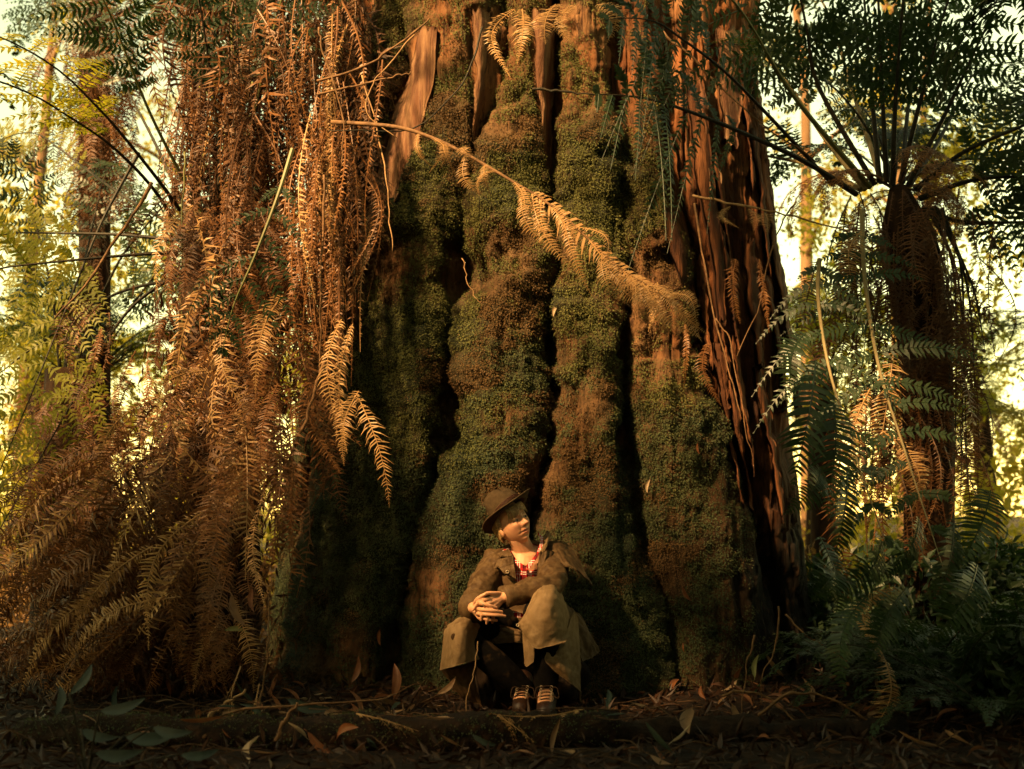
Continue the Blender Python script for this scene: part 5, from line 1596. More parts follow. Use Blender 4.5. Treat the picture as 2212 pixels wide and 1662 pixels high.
    # shoulder cape
    C_('cape', [[(770, 500, .46), (850, 470, .50), (905, 478, .52)], [(790, 540, .34), (880, 515, .37), (955, 520, .47)], [(825, 590, .27), (910, 570, .28), (1010, 610, .42)], [(850, 635, .25), (945, 630, .22), (1055, 705, .36)], [(862, 650, .25), (985, 662, .21), (1100, 775, .33)]], 'coat', nu=34, nv=34, wrinkle=.012, seed=6, wdir=(4, 9))
    C_('cape', [[(545, 505, .46), (470, 535, .48), (400, 560, .46)], [(520, 560, .31), (430, 580, .32), (365, 640, .38)], [(450, 650, .26), (390, 670, .29), (340, 720, .36)]], 'coat', nu=24, nv=26, wrinkle=.010, seed=7)
    # skirts of the coat over the knees
    C_('skirt', [[(225, 985, .16), (262, 978, .12), (300, 995, .12), (345, 1040, .12)], [(130, 1035, .06), (195, 1000, -.03), (270, 1010, -.03), (335, 1060, .05)], [(92, 1095, .04), (165, 1070, -.09), (245, 1075, -.09), (322, 1100, .02)], [(82, 1220, .05), (160, 1215, -.12), (240, 1200, -.11), (300, 1190, -.01)], [(65, 1348, .05), (150, 1325, -.12), (240, 1298, -.11), (332, 1275, -.02)]], 'coat_tan', nu=44, nv=36, wrinkle=.008, seed=8, wdir=(4, 6))
    C_('skirt', [[(70, 1345, .10), (190, 1320, .0), (325, 1282, .02)], [(120, 1410, .12), (215, 1400, .03), (318, 1350, .03)], [(205, 1520, .12), (255, 1500, .05), (305, 1420, .04)], [(225, 1535, .12), (300, 1570, .09), (350, 1588, .08)]], 'coat_in', nu=30, nv=26, wrinkle=.008, seed=9)
    C_('skirt', [[(318, 1020, .10), (440, 1030, .16), (560, 1060, .14), (625, 1080, .10)], [(300, 1090, .06), (440, 1085, .15), (560, 1100, .13), (628, 1110, .08)], [(296, 1160, .05), (440, 1168, .15), (560, 1160, .13), (630, 1165, .07)]], 'coat', nu=22, nv=40, wrinkle=.016, seed=10, wdir=(3, 9))
    C_('skirt', [[(738, 782, .08), (780, 766, .05), (830, 770, .07), (880, 805, .16)], [(692, 850, .0), (760, 830, -.085), (838, 838, -.075), (912, 890, .10)], [(630, 975, -.03), (716, 965, -.125), (850, 980, -.095), (948, 985, .10)], [(592, 1035, -.03), (712, 1085, -.13), (870, 1085, -.09), (950, 1090, .08)], [(622, 1080, -.03), (704, 1195, -.13), (800, 1188, -.125), (916, 1158, -.07)]], 'coat_tan', nu=50, nv=40, wrinkle=.010, seed=11, wdir=(4, 8))
    C_('skirt', [[(800, 1140, -.04), (905, 1090, .01), (965, 960, .12), (1000, 985, .16)], [(785, 1230, -.06), (900, 1210, -.03), (985, 1200, .08), (1012, 1190, .16)], [(778, 1285, -.06), (900, 1330, -.04), (990, 1360, .06), (1022, 1390, .15)], [(870, 1380, -.03), (940, 1430, -.01), (1000, 1480, .06), (1032, 1575, .15)]], 'coat_tan', nu=34, nv=34, wrinkle=.012, seed=12, wdir=(4, 7))
    C_('skirt', [[(598, 1030, -.02), (640, 1040, -.06), (706, 1050, -.10)], [(622, 1090, -.02), (655, 1150, -.06), (704, 1190, -.10)], [(640, 1305, -.03), (652, 1325, -.05), (700, 1290, -.07)]], 'coat_tan', nu=30, nv=14, wrinkle=.006, seed=13)
    C_('skirt', [[(880, 870, .20), (960, 930, .26), (1010, 965, .34)], [(965, 1100, .18), (1055, 1090, .27), (1100, 1120, .36)], [(1030, 1290, .20), (1100, 1260, .29), (1146, 1222, .37)]], 'coat', nu=30, nv=26, wrinkle=.012, seed=14)
    C_('leg_shade', [[(300, 1110, .30), (460, 1120, .32), (640, 1120, .30)], [(310, 1350, .28), (480, 1350, .30), (690, 1350, .30)], [(345, 1588, .22), (500, 1600, .26), (720, 1600, .30)]], 'leg_shade', nu=24, nv=30, wrinkle=.02, seed=15)  # near-black panel added to paint the shade between the legs
    hem = smooth_path([K(600, 1036, -.045), K(595, 1042, -.045), K(588, 1046, -.045)], 4)
    aa = np.linspace(0, 2 * np.pi, 15); sn = MB()
    tube(sn, K(592, 1043, -.05) + 0.0065 * np.stack([np.cos(aa), 0 * aa, np.sin(aa)], -1), .0022, 6); part('snap', sn, M['brass'], coat, True)
    # round worn patch on the flap
    pt = MB(); ellipsoid(pt, K(160, 1122, -.103), (0.016, 0.004, 0.017), Rm('Z', 25), 12)
    part('patch', pt, M['coat_in'], coat, True)
    # ---- trousers and boots
    tb = MB()
    for h_, k_, a_ in ((hip_r, kn_r, an_r), (hip_l, kn_l, an_l)):
        limb(tb, [(h_, .115), ((h_ + k_) / 2, .098), (k_ + [0, .03, -.02], .060), (k_ * .5 + a_ * .5, .074), (a_ + [0, 0, .02], .062)], 30)
    limb(tb, [(pelvis - [.03, 0, .02], .15), (pelvis + [.03, 0, -.02], .15)])
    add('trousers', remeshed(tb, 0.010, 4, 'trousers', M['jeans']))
    for a_, f_, nm in ((an_l, foot_l, 'l'), (an_r, foot_r, 'r')):
        heel = np.array([a_[0] + .01, a_[1] + 0.055, 0.05])
        bb = MB(); dirv = nrm((f_ - heel) * [1, 1, 0])
        toe = f_ + dirv * 0.01
        limb(bb, [(heel + [0, 0, .015], .047), (heel * .5 + toe * .5 + [0, 0, .018], .050), (toe, .043)], 20, 16)
        limb(bb, [(heel + [0, 0, .02] + dirv * .02, .050), (a_ + [0, 0.02, -.03], .054), (a_ + [0, 0.02, .05], .060)], 14, 16)
        limb(bb, [(a_ + [0, -.005, -.03], .044), (heel * .35 + toe * .65 + [0, 0, .022], .042)], 12, 14)
        boot = add('boot', remeshed(bb, 0.005, 5, 'boot', M['leather']))
        sm_ = MB(); ns = 30
        q = np.linspace(0, 2 * np.pi, ns, endpoint=False)
        c = (heel + toe) / 2; L = np.linalg.norm((toe - heel)[:2]) / 2 + .052
        side = np.array([-dirv[1], dirv[0], 0])
        ring = c * [1, 1, 0] + np.cos(q)[:, None] * dirv * L + (np.sin(q) * (0.054 + 0.008 * np.cos(q)))[:, None] * side
        lo_, hi_ = ring + [0, 0, .004], ring + [0, 0, .026]
        sm_.add(np.vstack([lo_, hi_, [c * [1, 1, 0] + [0, 0, .004], c * [1, 1, 0] + [0, 0, .026]]]), grid_faces(2, ns, True), np.stack([np.full(ns, 2 * ns), (np.arange(ns) + 1) % ns, np.arange(ns)], -1), np.stack([np.full(ns, 2 * ns + 1), ns + np.arange(ns), ns + (np.arange(ns) + 1) % ns], -1))
        part('sole', sm_, M['sole'], boot, True)
        prev = None
        for k in range(5):
            u = k / 4
            pc = (heel * .25 + toe * .75 + [0, 0, .055]) * (1 - u) + (a_ + [0, -.045, .03]) * u + dirv * 0.012
            if nm == 'l':
                pc = pc + [0, -.006, 0]
            for sg in (-1, 1):
                ec = pc + side * sg * 0.026
                em = MB(); aa = np.linspace(0, 2 * np.pi, 11)
                tube(em, ec + 0.0062 * (np.cos(aa)[:, None] * side + np.sin(aa)[:, None] * nrm(np.array([0, -.3, 1.0]))), .0021, 5)
                part('eyelet', em, M['brass'], boot, True)
            lm = MB(); tube(lm, smooth_path([pc - side * .026, pc + [0, -.006, .006], pc + side * .026 + [0, 0, .004]], 7), .0032, 5)
            part('lace', lm, M['lace'], boot, True)
        lm = MB()
        for sg in (-1, 1):
            pc = a_ + [0, -.075, .02]
            tube(lm, smooth_path([pc, pc + side * sg * .05 + [0, -.02, .012], pc + side * sg * .06 + [0, -.03, -.04], pc + side * sg * .02 + [0, -.02, -.02]], 12), .0028, 5)
        part('lace', lm, M['lace'], boot, True)
    # the low mossy root that is the seat: part of the tree
    r = MB(); c = K(650, 1170, .55); c[2] = 0.14
    ellipsoid(r, c, (0.34, 0.32, 0.20), None, 24)
    V = r.V[0]; r.V[0] = V + nrm(V - c) * (0.05 * fbm(V[:, 0] * 7, V[:, 2] * 9 + V[:, 1] * 7, 205, 3))[:, None]
    part('root', r, M['soil'], giant, True)
    return t


PERSON = build_person()
# ------------------------------------------------------------------ twigs, vines, litter and the logs in front
def leaf_mesh(seed, L=1.0, W=0.26, curl=0.5, bend=0.3, mat=None):
    """a lance-shaped leaf with a stalk, folded on its midrib and curled; lies along +X, faces +Z"""
    rng = np.random.default_rng(seed)
    n = 9; s = np.linspace(0, 1, n)
    wd = W * 0.5 * np.sin(np.pi * np.clip(s, 0.0, 1) ** 0.8) ** 0.8 + 0.004
    ang = bend * (s - 0.3) * rng.choice([-1, 1]); side = curl * rng.uniform(.5, 1.2)
    x = L * s; zc = L * 0.25 * bend * (s - .5) ** 2 * rng.choice([-1, 1]) * 2; yc = L * 0.12 * np.sin(s * 3) * rng.choice([-1, 1])
    V = []
    for j, q in enumerate((-1, -.5, 0, .5, 1)):
        tw = side * (s - .4) * 0.9
        yy = q * wd * np.cos(curl * abs(q)); zz = wd * abs(q) * math.sin(curl) * (1 if abs(q) < 2 else 1)
        V.append(np.stack([x, yc + yy * np.cos(tw) - zz * np.sin(tw), zc + yy * np.sin(tw) + zz * np.cos(tw)], -1))
    V = np.array(V)
    mb = MB().add(V, grid_faces(5, n))
    tube(mb, [[-0.14 * L, yc[0] + .01, zc[0]], [0, yc[0], zc[0]]], 0.008 * L, 4)
    return mb.mesh('fallen_leaf', mat, True)


M['leaf_tan'] = leaf_mat('leaf_tan', [(0.22, 0.125, 0.06), (0.31, 0.19, 0.10), (0.15, 0.075, 0.034)], 0.2, 0.5, scale=3, island=False)
M['leaf_red'] = leaf_mat('leaf_red_brown', [(0.17, 0.058, 0.020), (0.25, 0.10, 0.036), (0.10, 0.034, 0.014)], 0.2, 0.45, scale=3, island=False)
M['leaf_dark'] = leaf_mat('leaf_dark_green', [(0.018, 0.030, 0.022), (0.030, 0.045, 0.030), (0.015, 0.026, 0.018)], 0.08, 0.6, scale=3, island=False)
M['leaf_pale'] = leaf_mat('leaf_pale', [(0.42, 0.30, 0.18), (0.50, 0.38, 0.24), (0.34, 0.23, 0.13)], 0.2, 0.5, scale=3, island=False)
M['leaf_olive'] = leaf_mat('leaf_olive', [(0.20, 0.20, 0.07), (0.27, 0.26, 0.10), (0.16, 0.17, 0.06)], 0.25, 0.45, scale=3, island=False)
LEAVES = {k: [leaf_mesh(i * 7 + j, 1, (0.22, 0.30, 0.26, 0.36)[i % 4], 0.25 + 0.12 * i, 0.3 + .12 * i, M[k]) for i in range(5)] for j, k in enumerate(('leaf_tan', 'leaf_red', 'leaf_dark', 'leaf_pale', 'leaf_olive'))}


def log_z(x):
    return 0.022 + 0.012 * np.sin(x * 2.1)


def litter():
    rng = np.random.default_rng(71)
    # log lying along the bottom of the picture
    pts = [D(40, 1612, -.85), D(500, 1590, -.80), D(900, 1585, -.74), D(1330, 1590, -.68)]
    for p in pts:
        p[2] = 0.03
    n = 70; P = smooth_path(pts, n)
    base = P[0].copy()
    lg = thing('fallen_log', 'mossy fallen log lying along the bottom of the picture in front of the boots', 'log', base)
    T, S, N = frames(P); na = 40
    a = np.linspace(0, 2 * np.pi, na, endpoint=False)
    r = 0.098 + 0.018 * fbm(np.linspace(0, 9, n), np.zeros(n), 211, 3)
    rr = r[:, None] * (1 + 0.16 * fbm(np.linspace(0, 14, n)[:, None] + 0 * a, 1.6 * np.cos(a)[None, :] + 5 + 0 * r[:, None], 213, 4) + 0.10 * fbm(np.linspace(0, 60, n)[:, None] + 0 * a, 4 * np.sin(a)[None, :] + 9, 217, 3))
    V = P[:, None] + rr[..., None] * (np.cos(a)[None, :, None] * S[:, None] + np.sin(a)[None, :, None] * N[:, None])
    part('bark', MB().add(np.concatenate([V.reshape(-1, 3), P[:1], P[-1:]]), grid_faces(n, na, True), np.stack([np.full(na, n * na), (np.arange(na) + 1) % na, np.arange(na)], -1), np.stack([np.full(na, n * na + 1), (n - 1) * na + np.arange(na), (n - 1) * na + (np.arange(na) + 1) % na], -1)), M['soil'], lg, True)
    m = 16000
    i = rng.integers(0, n - 1, m); j = rng.integers(0, na, m)
    Pm = V[i, j] + (V[i + 1, j] - V[i, j]) * rng.uniform(0, 1, (m, 1)) + rng.normal(0, .004, (m, 3)); Nm = nrm(V[i, j] - P[i])
    k = (Nm[:, 2] > rng.uniform(-.5, .7, m)) & (fbm(Pm[:, 0] * 3, Pm[:, 1] * 9, 219, 3) > -0.12)
    Vv, F = leaf_cards(Pm[k], Nm[k], rng.uniform(.007, .015, k.sum()), rng, 0.2)
    o = part('moss', MB().add(Vv, F), M['moss'], lg); o['kind'] = 'stuff'
    # a second low rotten log to the right
    pts = [D(1290, 1600, -.62), D(1600, 1600, -.55), D(1960, 1615, -.6)]
    for p in pts: p[2] = -0.01
    P2 = smooth_path(pts, 50)
    V2 = None
    l2 = thing('fallen_log', 'low rotten log sunk in the litter at the bottom right', 'log', P2[0].copy())
    mb = MB(); tube(mb, P2, 0.085 + 0.02 * fbm(np.linspace(0, 8, 50), np.zeros(50), 221, 3), 24)
    v = mb.V[0]; mb.V[0] = v + 0.022 * np.stack([0 * v[:, 0], fbm(v[:, 0] * 12, v[:, 2] * 30, 223, 3), fbm(v[:, 0] * 9, v[:, 1] * 20, 225, 4)], -1)
    part('bark', mb, M['soil'], l2, True)
    # crumbs of leaf and twig over all the near floor
    m = 24000
    x = rng.uniform(-4.5, 4.5, m); y = rng.uniform(-3.0, 3.2, m) ** 1
    C = np.stack([x, y, ground_z(x, y) + rng.uniform(0.0, 0.035, m)], -1)
    nn = nrm(rng.normal(0, 1, (m, 3)) * [1, 1, .5])
    Vv, F = leaf_cards(C, nn, rng.uniform(.03, .11, m), rng, 0.05, 0.28)
    o = link('leaf_litter', MB().add(Vv, F).mesh('leaf_litter', M['litter']))
    tag(o, 'brown leaf litter and bark crumbs covering the forest floor', 'leaf litter', kind='stuff')
    # fine twigs and stalks strewn about
    mb = MB()
    for k in range(420):
        x, y = rng.uniform(-2.6, 2.8), rng.uniform(-1.6, 1.2)
        a = rng.uniform(0, 6.28); l = rng.uniform(.08, .38)
        z = float(ground_z(x, y)) + rng.uniform(.015, .05) + (0.11 if -.9 < y < -.6 and x < .8 else 0)
        e = np.array([x + l * math.cos(a), y + l * math.sin(a) * .6, z + rng.normal(0.0, .03)])
        c = np.array([x, y, z]); m_ = (c + e) / 2 + rng.normal(0, .02, 3) + [0, 0, .012]
        tube(mb, smooth_path([c, m_, e], 5), np.linspace(1, .5, 5) * rng.uniform(.0015, .0045), 4, False)
    o = link('twig_litter', mb.mesh('twig_litter', M['twig_rot']))
    tag(o, 'thin broken twigs strewn over the litter', 'twigs', kind='stuff')
    # single fallen leaves
    G = 'fallen leaves on the forest floor'
    for k in range(150):
        y = rng.uniform(-1.2, .75); x = rng.uniform(-2.0, 2.3)
        if k % 3 == 0:
            x = rng.uniform(1.0, 2.1); y = rng.uniform(-.5, 1.3)
        if k % 5 == 1:
            x = rng.uniform(-1.6, -.4); y = rng.uniform(-.6, .5)
        if abs(x) < .35 and -.2 < y < .7:
            continue
        kind = rng.choice(['leaf_tan', 'leaf_red', 'leaf_red', 'leaf_pale', 'leaf_dark'], p=[.32, .3, .2, .08, .10])
        onlog = -0.92 < y < -0.55 and x < .9
        z = float(ground_z(x, y)) + rng.uniform(.02, .06)
        if onlog: z = 0.13
        word = {'leaf_tan': 'tan', 'leaf_red': 'reddish brown', 'leaf_pale': 'pale', 'leaf_dark': 'dark green'}[kind]
        o = link('fallen_leaf', LEAVES[kind][k % 5], None, (x, y, z))
        o.rotation_euler = (rng.normal(0, .5), rng.normal(-.15, .4), rng.uniform(0, 6.28)); o.scale = (rng.uniform(.09, .19),) * 3
        tag(o, f'{word} fallen leaf lying among the litter on the forest floor', 'leaf', f'{word} {G}')
    # leaves caught on the tree and standing out
    lone = [(1402, 1043, 'leaf_pale', .085, 100, 'pale round leaf stuck to the dark cleft right of the person'), (1207, 662, 'leaf_pale', .10, 110, 'pale narrow leaf caught in the main cleft of the trunk'), (1182, 800, 'leaf_red', .08, 80, 'small orange leaf caught in the cleft above the hat'),
            (1544, 372, 'leaf_tan', .12, 75, 'tan leaf hanging before the dead wood at the upper right'), (1472, 1275, 'leaf_red', .10, 55, 'reddish leaf leaning on the dark trunk base to the right of the coat'), (1505, 965, 'leaf_red', .07, 80, 'thin orange leaf high on the dark moss at the right'),
            (1195, 505, 'leaf_tan', .09, 70, 'tan leaf in the cleft beneath the narrow bark strip'), (855, 1325, 'leaf_olive', .07, 80, 'small yellowish leaf in the cleft left of the person'), (822, 1365, 'leaf_red', .10, 85, 'long orange leaf hanging low in the left cleft'), (662, 1105, 'leaf_tan', .03, 30, 'tiny tan leaf scrap on the left buttress'), (1474, 1395, 'leaf_red', .06, 80, 'small orange leaf low on the dark base right of the coat')]
    for px_, py_, kind, sz, ang, lab in lone:
        p, nn = trunk_point(px_, py_, 0.03)
        o = link('stray_leaf', LEAVES[kind][int(px_) % 5], None, p[0] + np.array([0, -0.03, 0.02]))
        o.rotation_euler = (Matrix.Rotation(math.radians(90), 3, 'X').to_quaternion() @ Matrix.Rotation(math.radians(-ang), 3, 'Z').to_quaternion()).to_euler(); o.scale = (sz,) * 3
        tag(o, lab, 'leaf')
    air = [(500, 1285, .0, 'leaf_tan', .19, 60, 'large tan leaf hanging at the right edge of the brown fern skirt'), (545, 1270, .0, 'leaf_red', .13, 80, 'reddish leaf hanging beside the large tan leaf'), (1630, 1465, -.1, 'leaf_olive', .12, -75, 'upright pale green leaf on the litter at the lower right'), (1580, 1520, -.2, 'leaf_tan', .17, 55, 'tan leaf leaning in the litter left of the upright green leaf'), (760, 1475, .1, 'leaf_red', .14, -80, 'orange leaf standing on its tip before the left cleft'),
           (685, 1522, -.2, 'leaf_tan', .20, 15, 'broad tan leaf lying on the log before the left buttress'), (485, 1362, .0, 'leaf_olive', .12, 5, 'dry olive leaf lodged low in the brown skirt'), (665, 1582, -.95, 'leaf_red', .15, 35, 'reddish brown leaf on the front of the mossy log'), (945, 1500, .0, 'leaf_tan', .13, -45, 'tan leaf standing beside the hem of the coat'), (1020, 1587, -.9, 'leaf_dark', .12, 20, 'dark green leaf at the bottom in front of the log'), (620, 1510, -.4, 'leaf_dark', .22, 10, 'blue green leaf hanging over the log on the left')]
    for px_, py_, Y, kind, sz, ang, lab in air:
        o = link('stray_leaf', LEAVES[kind][int(px_) % 5], None, D(px_, py_, Y))
        o.rotation_euler = (Matrix.Rotation(math.radians(75), 3, 'X').to_quaternion() @ Matrix.Rotation(math.radians(-ang), 3, 'Z').to_quaternion()).to_euler(); o.scale = (sz,) * 3
        tag(o, lab, 'leaf')
    # dead fern pieces on the log in front of the boots
    for pts, lab, sc in (([(1262, 1532, -.72), (1190, 1546, -.76), (1120, 1548, -.78), (1058, 1542, -.78)], 'golden dead frond lying across the log right in front of the boots', .11), ([(1075, 1546, -.8), (1105, 1565, -.86), (1150, 1600, -.95)], 'small dead frond trailing down the front of the log below the boots', .09), ([(770, 1542, -.8), (830, 1556, -.86), (905, 1580, -.92)], 'dead frond on the mossy log left of the boots', .09), ([(560, 1478, -.2), (552, 1520, -.25), (540, 1570, -.3)], 'curled dead frond standing on the litter at the foot of the skirt', .10), ([(520, 1440, -.2), (500, 1500, -.3), (505, 1560, -.35)], 'dead frond drooping to the litter beside the curled one', .11)):
        P = px_path(pts, 18)
        st, lf = frond_mb(P, rng, stipe=.08, npin=9, plen=sc, pairs=7, lfl=.022, lw=.007, droop=.5, miss=.2, rad=.004, S=np.tile([[0.3, -.9, 0.35]], (18, 1)))
        mb = MB(); mb.V = st.V + lf.V; mb.n = st.n + lf.n; mb.F = st.F + [f + st.n for f in lf.F]
        o = link('dead_frond', mb.mesh('dead_frond', M['dead_gold'], False, P[0]), None, P[0])
        tag(o, lab, 'dead frond')


litter()


def sticks():
    tw = [
        ([(783, 165, .35), (815, 280, .33), (836, 385, .3), (840, 470, .3), (850, 546, .3)], .0065, 'twig_pale', 'vine', 'pale bare vine hanging straight before the bark slab'),
        ([(686, 176, .4), (770, 150, .38), (830, 118, .35), (884, 78, .3), (930, 40, .3)], .011, 'twig', 'branch', 'dead branch rising to the right at the top left of the trunk'),
        ([(686, 206, .35), (760, 188, .35), (850, 165, .3), (890, 158, .3)], .009, 'twig', 'branch', 'lower dead branch reaching the bark slab from the left'),
        ([(896, 78, .3), (868, 102, .3), (832, 150, .28), (800, 190, .28), (792, 250, .28), (860, 300, .28)], .006, 'twig_pale', 'twig', 'whitish crooked twig at the upper left of the trunk'),
        ([(1040, 60, .45), (1022, 130, .45), (985, 200, .45), (900, 275, .45), (770, 283, .4), (710, 285, .4)], .008, 'stem_dark', 'vine', 'dark thin vine sweeping down across the bark slab'),
        ([(1496, 424, .6), (1580, 440, .55), (1660, 456, .5), (1725, 470, .5), (1830, 500, .5)], .010, 'twig_pale', 'stick', 'straight pale stick pointing left from the right tree fern'),
        ([(1498, 440, .75), (1520, 560, .7), (1545, 690, .65), (1580, 820, .6), (1600, 900, .6)], .009, 'twig', 'vine', 'woody vine hanging down the hollow dead wood'),
        ([(1545, 690, .65), (1575, 735, .62), (1600, 860, .6), (1628, 1010, .6)], .006, 'twig', 'vine', 'thin branch of vine looping lower over the dark wood'),
        ([(1720, 440, .6), (1690, 480, .6), (1660, 560, .6), (1640, 660, .6), (1590, 770, .6)], .007, 'twig', 'vine', 'curved bare vine left of the right tree fern'),
        ([(700, 780, .25), (672, 870, .25), (640, 960, .22), (600, 1050, .2), (555, 1165, .2)], .014, 'twig', 'stick', 'long dead stalk leaning along the left edge of the trunk'),
        ([(700, 380, .3), (696, 520, .3), (693, 660, .28), (688, 830, .28)], .009, 'twig', 'stalk', 'upright brown stalk hanging beside the trunk at the left'),
        ([(330, 395, .1), (260, 505, .1), (190, 610, .1), (118, 690, .1)], .013, 'twig', 'stick', 'straight brown pole slanting down to the left edge'),
        ([(400, 330, .5), (395, 430, .5), (391, 580, .45), (396, 720, .45)], .007, 'stem_green', 'stalk', 'thin green stalk upright before the yellow light at the left'),
        ([(690, 60, .2), (700, 120, .2), (742, 250, .2), (735, 360, .2)], .008, 'twig', 'stalk', 'brown stalk within the golden curtain of fronds'),
        ([(1430, 70, .6), (1500, 130, .6), (1570, 200, .6), (1650, 270, .6), (1760, 345, .7)], .010, 'twig', 'stick', 'reddish dead stalk slanting behind the long green frond'),
        ([(1150, 195, .1), (1200, 196, .1), (1282, 205, .1)], .012, 'stem_dark', 'stick', 'short dark broken frond stalk before the narrow bark strip'),
        ([(1000, 560, .45), (1010, 610, .45), (1030, 645, .45), (1040, 655, .45)], .004, 'twig_pale', 'twig', 'fine pale twig curling on the moss at mid trunk'),
        ([(1684, 1308, -.2), (1672, 1400, -.2), (1650, 1450, -.2), (1640, 1520, -.2)], .006, 'twig', 'twig', 'thin upright twig taller of two in the lower right'),
        ([(1630, 1370, -.5), (1618, 1420, -.5), (1606, 1500, -.5), (1596, 1600, -.5)], .006, 'twig', 'twig', 'thin upright twig left of the taller one in the lower right'),
        ([(1560, 1505, -.3), (1600, 1492, -.3), (1660, 1510, -.3), (1720, 1560, -.35)], .010, 'twig', 'stick', 'bent dead stick on the litter in the lower right'),
        ([(1640, 1545, -.6), (1700, 1500, -.6), (1760, 1500, -.6), (1850, 1540, -.6), (1960, 1610, -.6)], .011, 'twig', 'stick', 'arched dead branch over the litter in the lower right'),
        ([(1700, 1330, .5), (1740, 1370, .4), (1800, 1410, .3), (1830, 1430, .2)], .007, 'twig', 'stick', 'slender stick lying by the right foot of the trunk'),
        ([(1030, 1385, -.35), (1026, 1440, -.4), (1010, 1500, -.45), (998, 1590, -.5)], .0035, 'twig_pale', 'stem', 'thin pale grass stem before the coat flap'),
        ([(596, 1600, -.95), (615, 1560, -.95), (642, 1518, -.95)], .014, 'twig', 'stick', 'short broken stick stuck up before the log at the left'),
        ([(440, 1590, -.9), (480, 1545, -.7), (640, 1525, -.7), (800, 1516, -.6), (860, 1500, -.4)], .009, 'twig', 'branch', 'long thin branch lying along the log at the left'),
        ([(555, 1540, -.3), (570, 1480, -.3), (578, 1400, -.3), (580, 1330, -.25), (586, 1240, -.2)], .007, 'twig', 'stalk', 'slim bare stalk upright at the right of the brown skirt'),
        ([(450, 1550, -.5), (490, 1520, -.5), (530, 1490, -.5)], .013, 'twig_pale', 'stick', 'stout pale stick lying at the foot of the brown skirt'),
        ([(543, 1225, .1), (560, 1250, .1), (582, 1282, .1)], .010, 'twig_pale', 'stick', 'short tan stick lodged at the edge of the left buttress'),
        ([(1480, 205, .62), (1490, 350, .62), (1500, 410, .62)], .006, 'twig', 'vine', 'short vine beside the upper dead wood'),
    ]
    for k, (pts, r, mt, cat, lab) in enumerate(tw):
        n = 24
        P = px_path(pts, n)
        P = P + 0.009 * np.stack([vnoise(np.linspace(0, 14, n), np.full(n, k + .3), 231), 0 * P[:, 0], vnoise(np.linspace(0, 14, n), np.full(n, k + .7), 233)], -1)
        rr = r * 0.8 * np.linspace(1, .5, n) * (1 + .18 * vnoise(np.linspace(0, 16, n), np.full(n, k + .1), 235))
        o = link(cat, tube(MB(), P, rr, 7).mesh(cat, M[mt], True, P[0]), None, P[0])
        tag(o, lab, cat)
    # tiny withered pinnae on the pale stick
    st = [o for o in COL.objects if o.name.startswith('stick') and 'pointing left' in o.get('label', '')][0]
    for k, (x, y) in enumerate(((1577, 446), (1618, 452), (1652, 460), (1700, 470))):
        A = D(x, y, .5); B = D(x + 6, y + 52, .48)
        place_strip(st, STRIPS['dead_gold'][k], A, B, 0.3 * k, name='pinna', wscale=.55)
    # seedling leaves near the camera in the lower left corner
    rng = np.random.default_rng(81)
    b = D(190, 1640, -1.55); b[2] = float(ground_z(b[0], b[1]))
    t = thing('seedling', 'broad leaved seedling, dark and blurred, in the lower left corner nearest the viewer', 'plant', b)
    stem = MB(); tops = []
    for (x, y, ang, sz) in ((150, 1500, 70, .20), (215, 1535, 20, .24), (175, 1575, -10, .22), (270, 1590, 8, .30), (330, 1570, -5, .22), (120, 1545, 100, .18), (205, 1625, 5, .26), (390, 1630, 10, .2)):
        e = D(x, y, -1.6 + rng.uniform(-.1, .15))
        tube(stem, smooth_path([b, (b + e) / 2 + [0, 0, .02], e], 8), .004, 5)
        o = link('leaf', LEAVES['leaf_dark'][int(x) % 5], t)
        o.location = Vector(e - b)
        o.rotation_euler = (Matrix.Rotation(math.radians(55), 3, 'X').to_quaternion() @ Matrix.Rotation(math.radians(ang), 3, 'Z').to_quaternion()).to_euler()
        o.scale = (sz * .7, sz * .85, sz * .8)
    part('stem', stem, M['stem_dark'], t, True)


sticks()


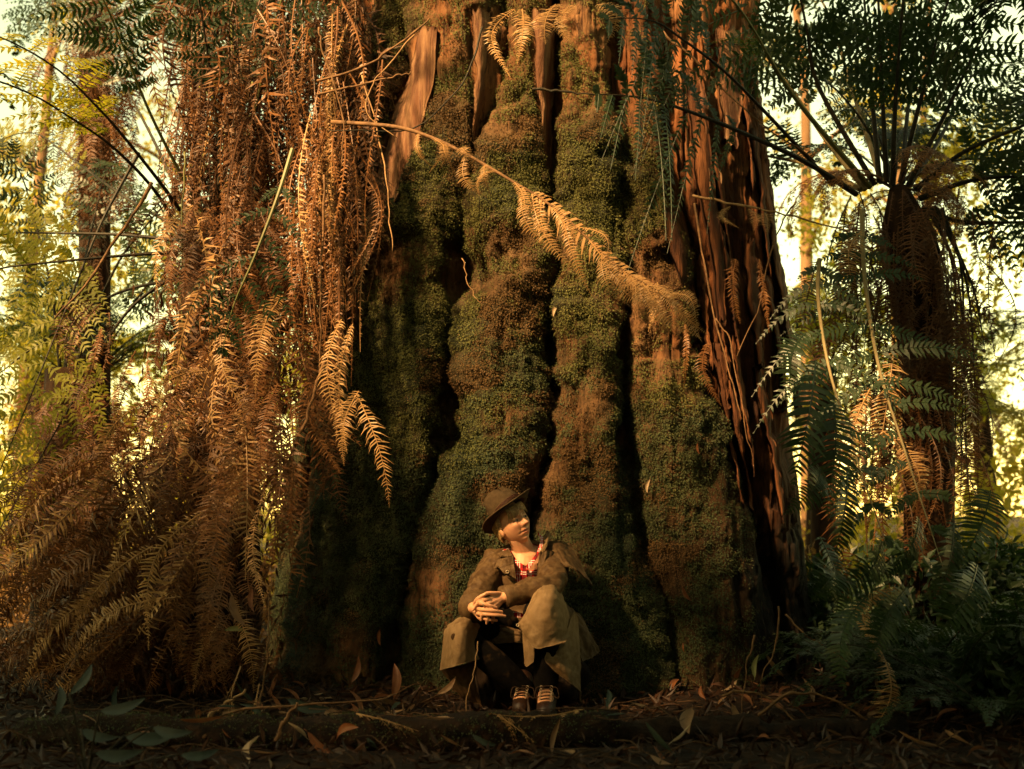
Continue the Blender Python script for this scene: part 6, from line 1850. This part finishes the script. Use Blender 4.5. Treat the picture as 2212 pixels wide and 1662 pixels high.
# ------------------------------------------------------------------ bark slabs and splinters standing proud of the trunk
def slab(name, left, right, mat, lift=0.03, nu=60, nv=14, seed=0, thick=0.03, rag=0.05):
    """strip of bark between two pixel traces (top to bottom) laid on the trunk"""
    lt = np.array(left, float); rt = np.array(right, float)
    s = np.linspace(0, 1, nu)
    L = np.stack([np.interp(s, np.linspace(0, 1, len(lt)), lt[:, i]) for i in (0, 1)], -1)
    R = np.stack([np.interp(s, np.linspace(0, 1, len(rt)), rt[:, i]) for i in (0, 1)], -1)
    wob = 7 * fbm(s * 9, s * 0 + seed, 241, 3); wob2 = 7 * fbm(s * 9 + 40, s * 0 + seed, 243, 3)
    L[:, 0] += wob; R[:, 0] += wob2
    q = np.linspace(0, 1, nv)[None, :, None]
    Q = L[:, None] * (1 - q) + R[:, None] * q
    jag = rag * 200 * fbm(q[..., 0] * 6 + seed, q[..., 0] * 0, 245, 2)
    Q[..., 1] += jag * (np.abs(s - .5) * 2)[:, None] ** 6
    P, Nn = trunk_point(Q[..., 0].ravel(), Q[..., 1].ravel(), lift)
    Y = P[:, 1].reshape(nu, nv)
    ker = np.ones(9) / 9
    Ys = np.apply_along_axis(lambda v: np.convolve(np.pad(v, 4, 'edge'), ker, 'valid'), 0, Y)
    Ys = np.apply_along_axis(lambda v: np.convolve(np.pad(v, 2, 'edge'), np.ones(5) / 5, 'valid'), 1, Ys)
    Ys = np.minimum(Ys, Y + 0.03) - lift - 0.02 + 0.022 * (2 * np.linspace(0, 1, nv)[None] - 1) ** 2 + 0.010 * fbm(Q[..., 0] * .06, Q[..., 1] * .004 + seed, 247, 4)
    A = D(Q[..., 0], Q[..., 1], Ys)
    m = nu * nv; F = grid_faces(nu, nv); B = A + np.array([0, thick + lift + .05, 0])
    idx = np.arange(m).reshape(nu, nv)
    ring = np.concatenate([idx[0, :], idx[1:, -1], idx[-1, -2::-1], idx[-2:0:-1, 0]]); r2 = np.roll(ring, -1)
    mb = MB().add(np.concatenate([A.reshape(-1, 3), B.reshape(-1, 3)]), F, F[:, ::-1] + m, np.stack([ring, r2, r2 + m, ring + m], -1))
    return part(name, mb, M[mat], giant, True)


slab('bark_slab', *[[(p[0] + d, p[1]) for p in tr] for tr, d in zip(BARK_ZONES[0], (4, -6))], 'bark', .03, 70, 16, 1)
slab('bark_slab', *[[(p[0] + d, p[1]) for p in tr] for tr, d in zip(BARK_ZONES[1], (4, -4))], 'bark', .03, 60, 12, 2)
slab('bark_slab', *[[(p[0] + d, p[1]) for p in tr] for tr, d in zip(BARK_ZONES[2], (8, -10))], 'bark', .02, 50, 12, 3)
slab('wood_splinter', [(1480, 150), (1490, 260), (1508, 400), (1540, 560), (1552, 690)], [(1512, 150), (1528, 260), (1548, 420), (1568, 560), (1572, 700)], 'wood', .05, 60, 8, 4)
slab('wood_splinter', [(1424, 300), (1430, 420), (1452, 540), (1490, 660)], [(1452, 290), (1470, 420), (1494, 540), (1508, 660)], 'wood', .04, 50, 8, 5)
slab('wood_splinter', [(1546, 60), (1556, 180), (1566, 300)], [(1600, 60), (1606, 180), (1590, 320)], 'bark', .04, 40, 10, 6)
slab('wood_splinter', [(1610, 520), (1616, 640), (1640, 780)], [(1634, 520), (1640, 640), (1652, 790)], 'wood', .03, 40, 7, 7)
_r = np.random.default_rng(91)
for _k in range(16):     # split planks and hanging splinters of the dead side
    _x = _r.uniform(1450, 1660); _y0 = _r.uniform(120, 900); _h = _r.uniform(130, 330); _w = _r.uniform(9, 22)
    _sl = 0.10 + 0.10 * (_y0 / 900)
    _x = min(_x + _sl * (_y0 - 300) * .6, 1700)
    _x = max(_x, 1440 + .16 * max(0, _y0 - 300))
    _t = np.linspace(0, 1, 5)
    slab('wood_splinter', [(_x + _sl * _h * q + _w * .15 * q, _y0 + _h * q) for q in _t], [(_x + _w * (1 - .5 * q) + _sl * _h * q, _y0 + _h * q + 8 * (_k % 3)) for q in _t], ('wood', 'wood', 'bark')[_k % 3] if _y0 < 350 else 'wood', .035 + .02 * _r.uniform(), 40, 6, 20 + _k, rag=.15)
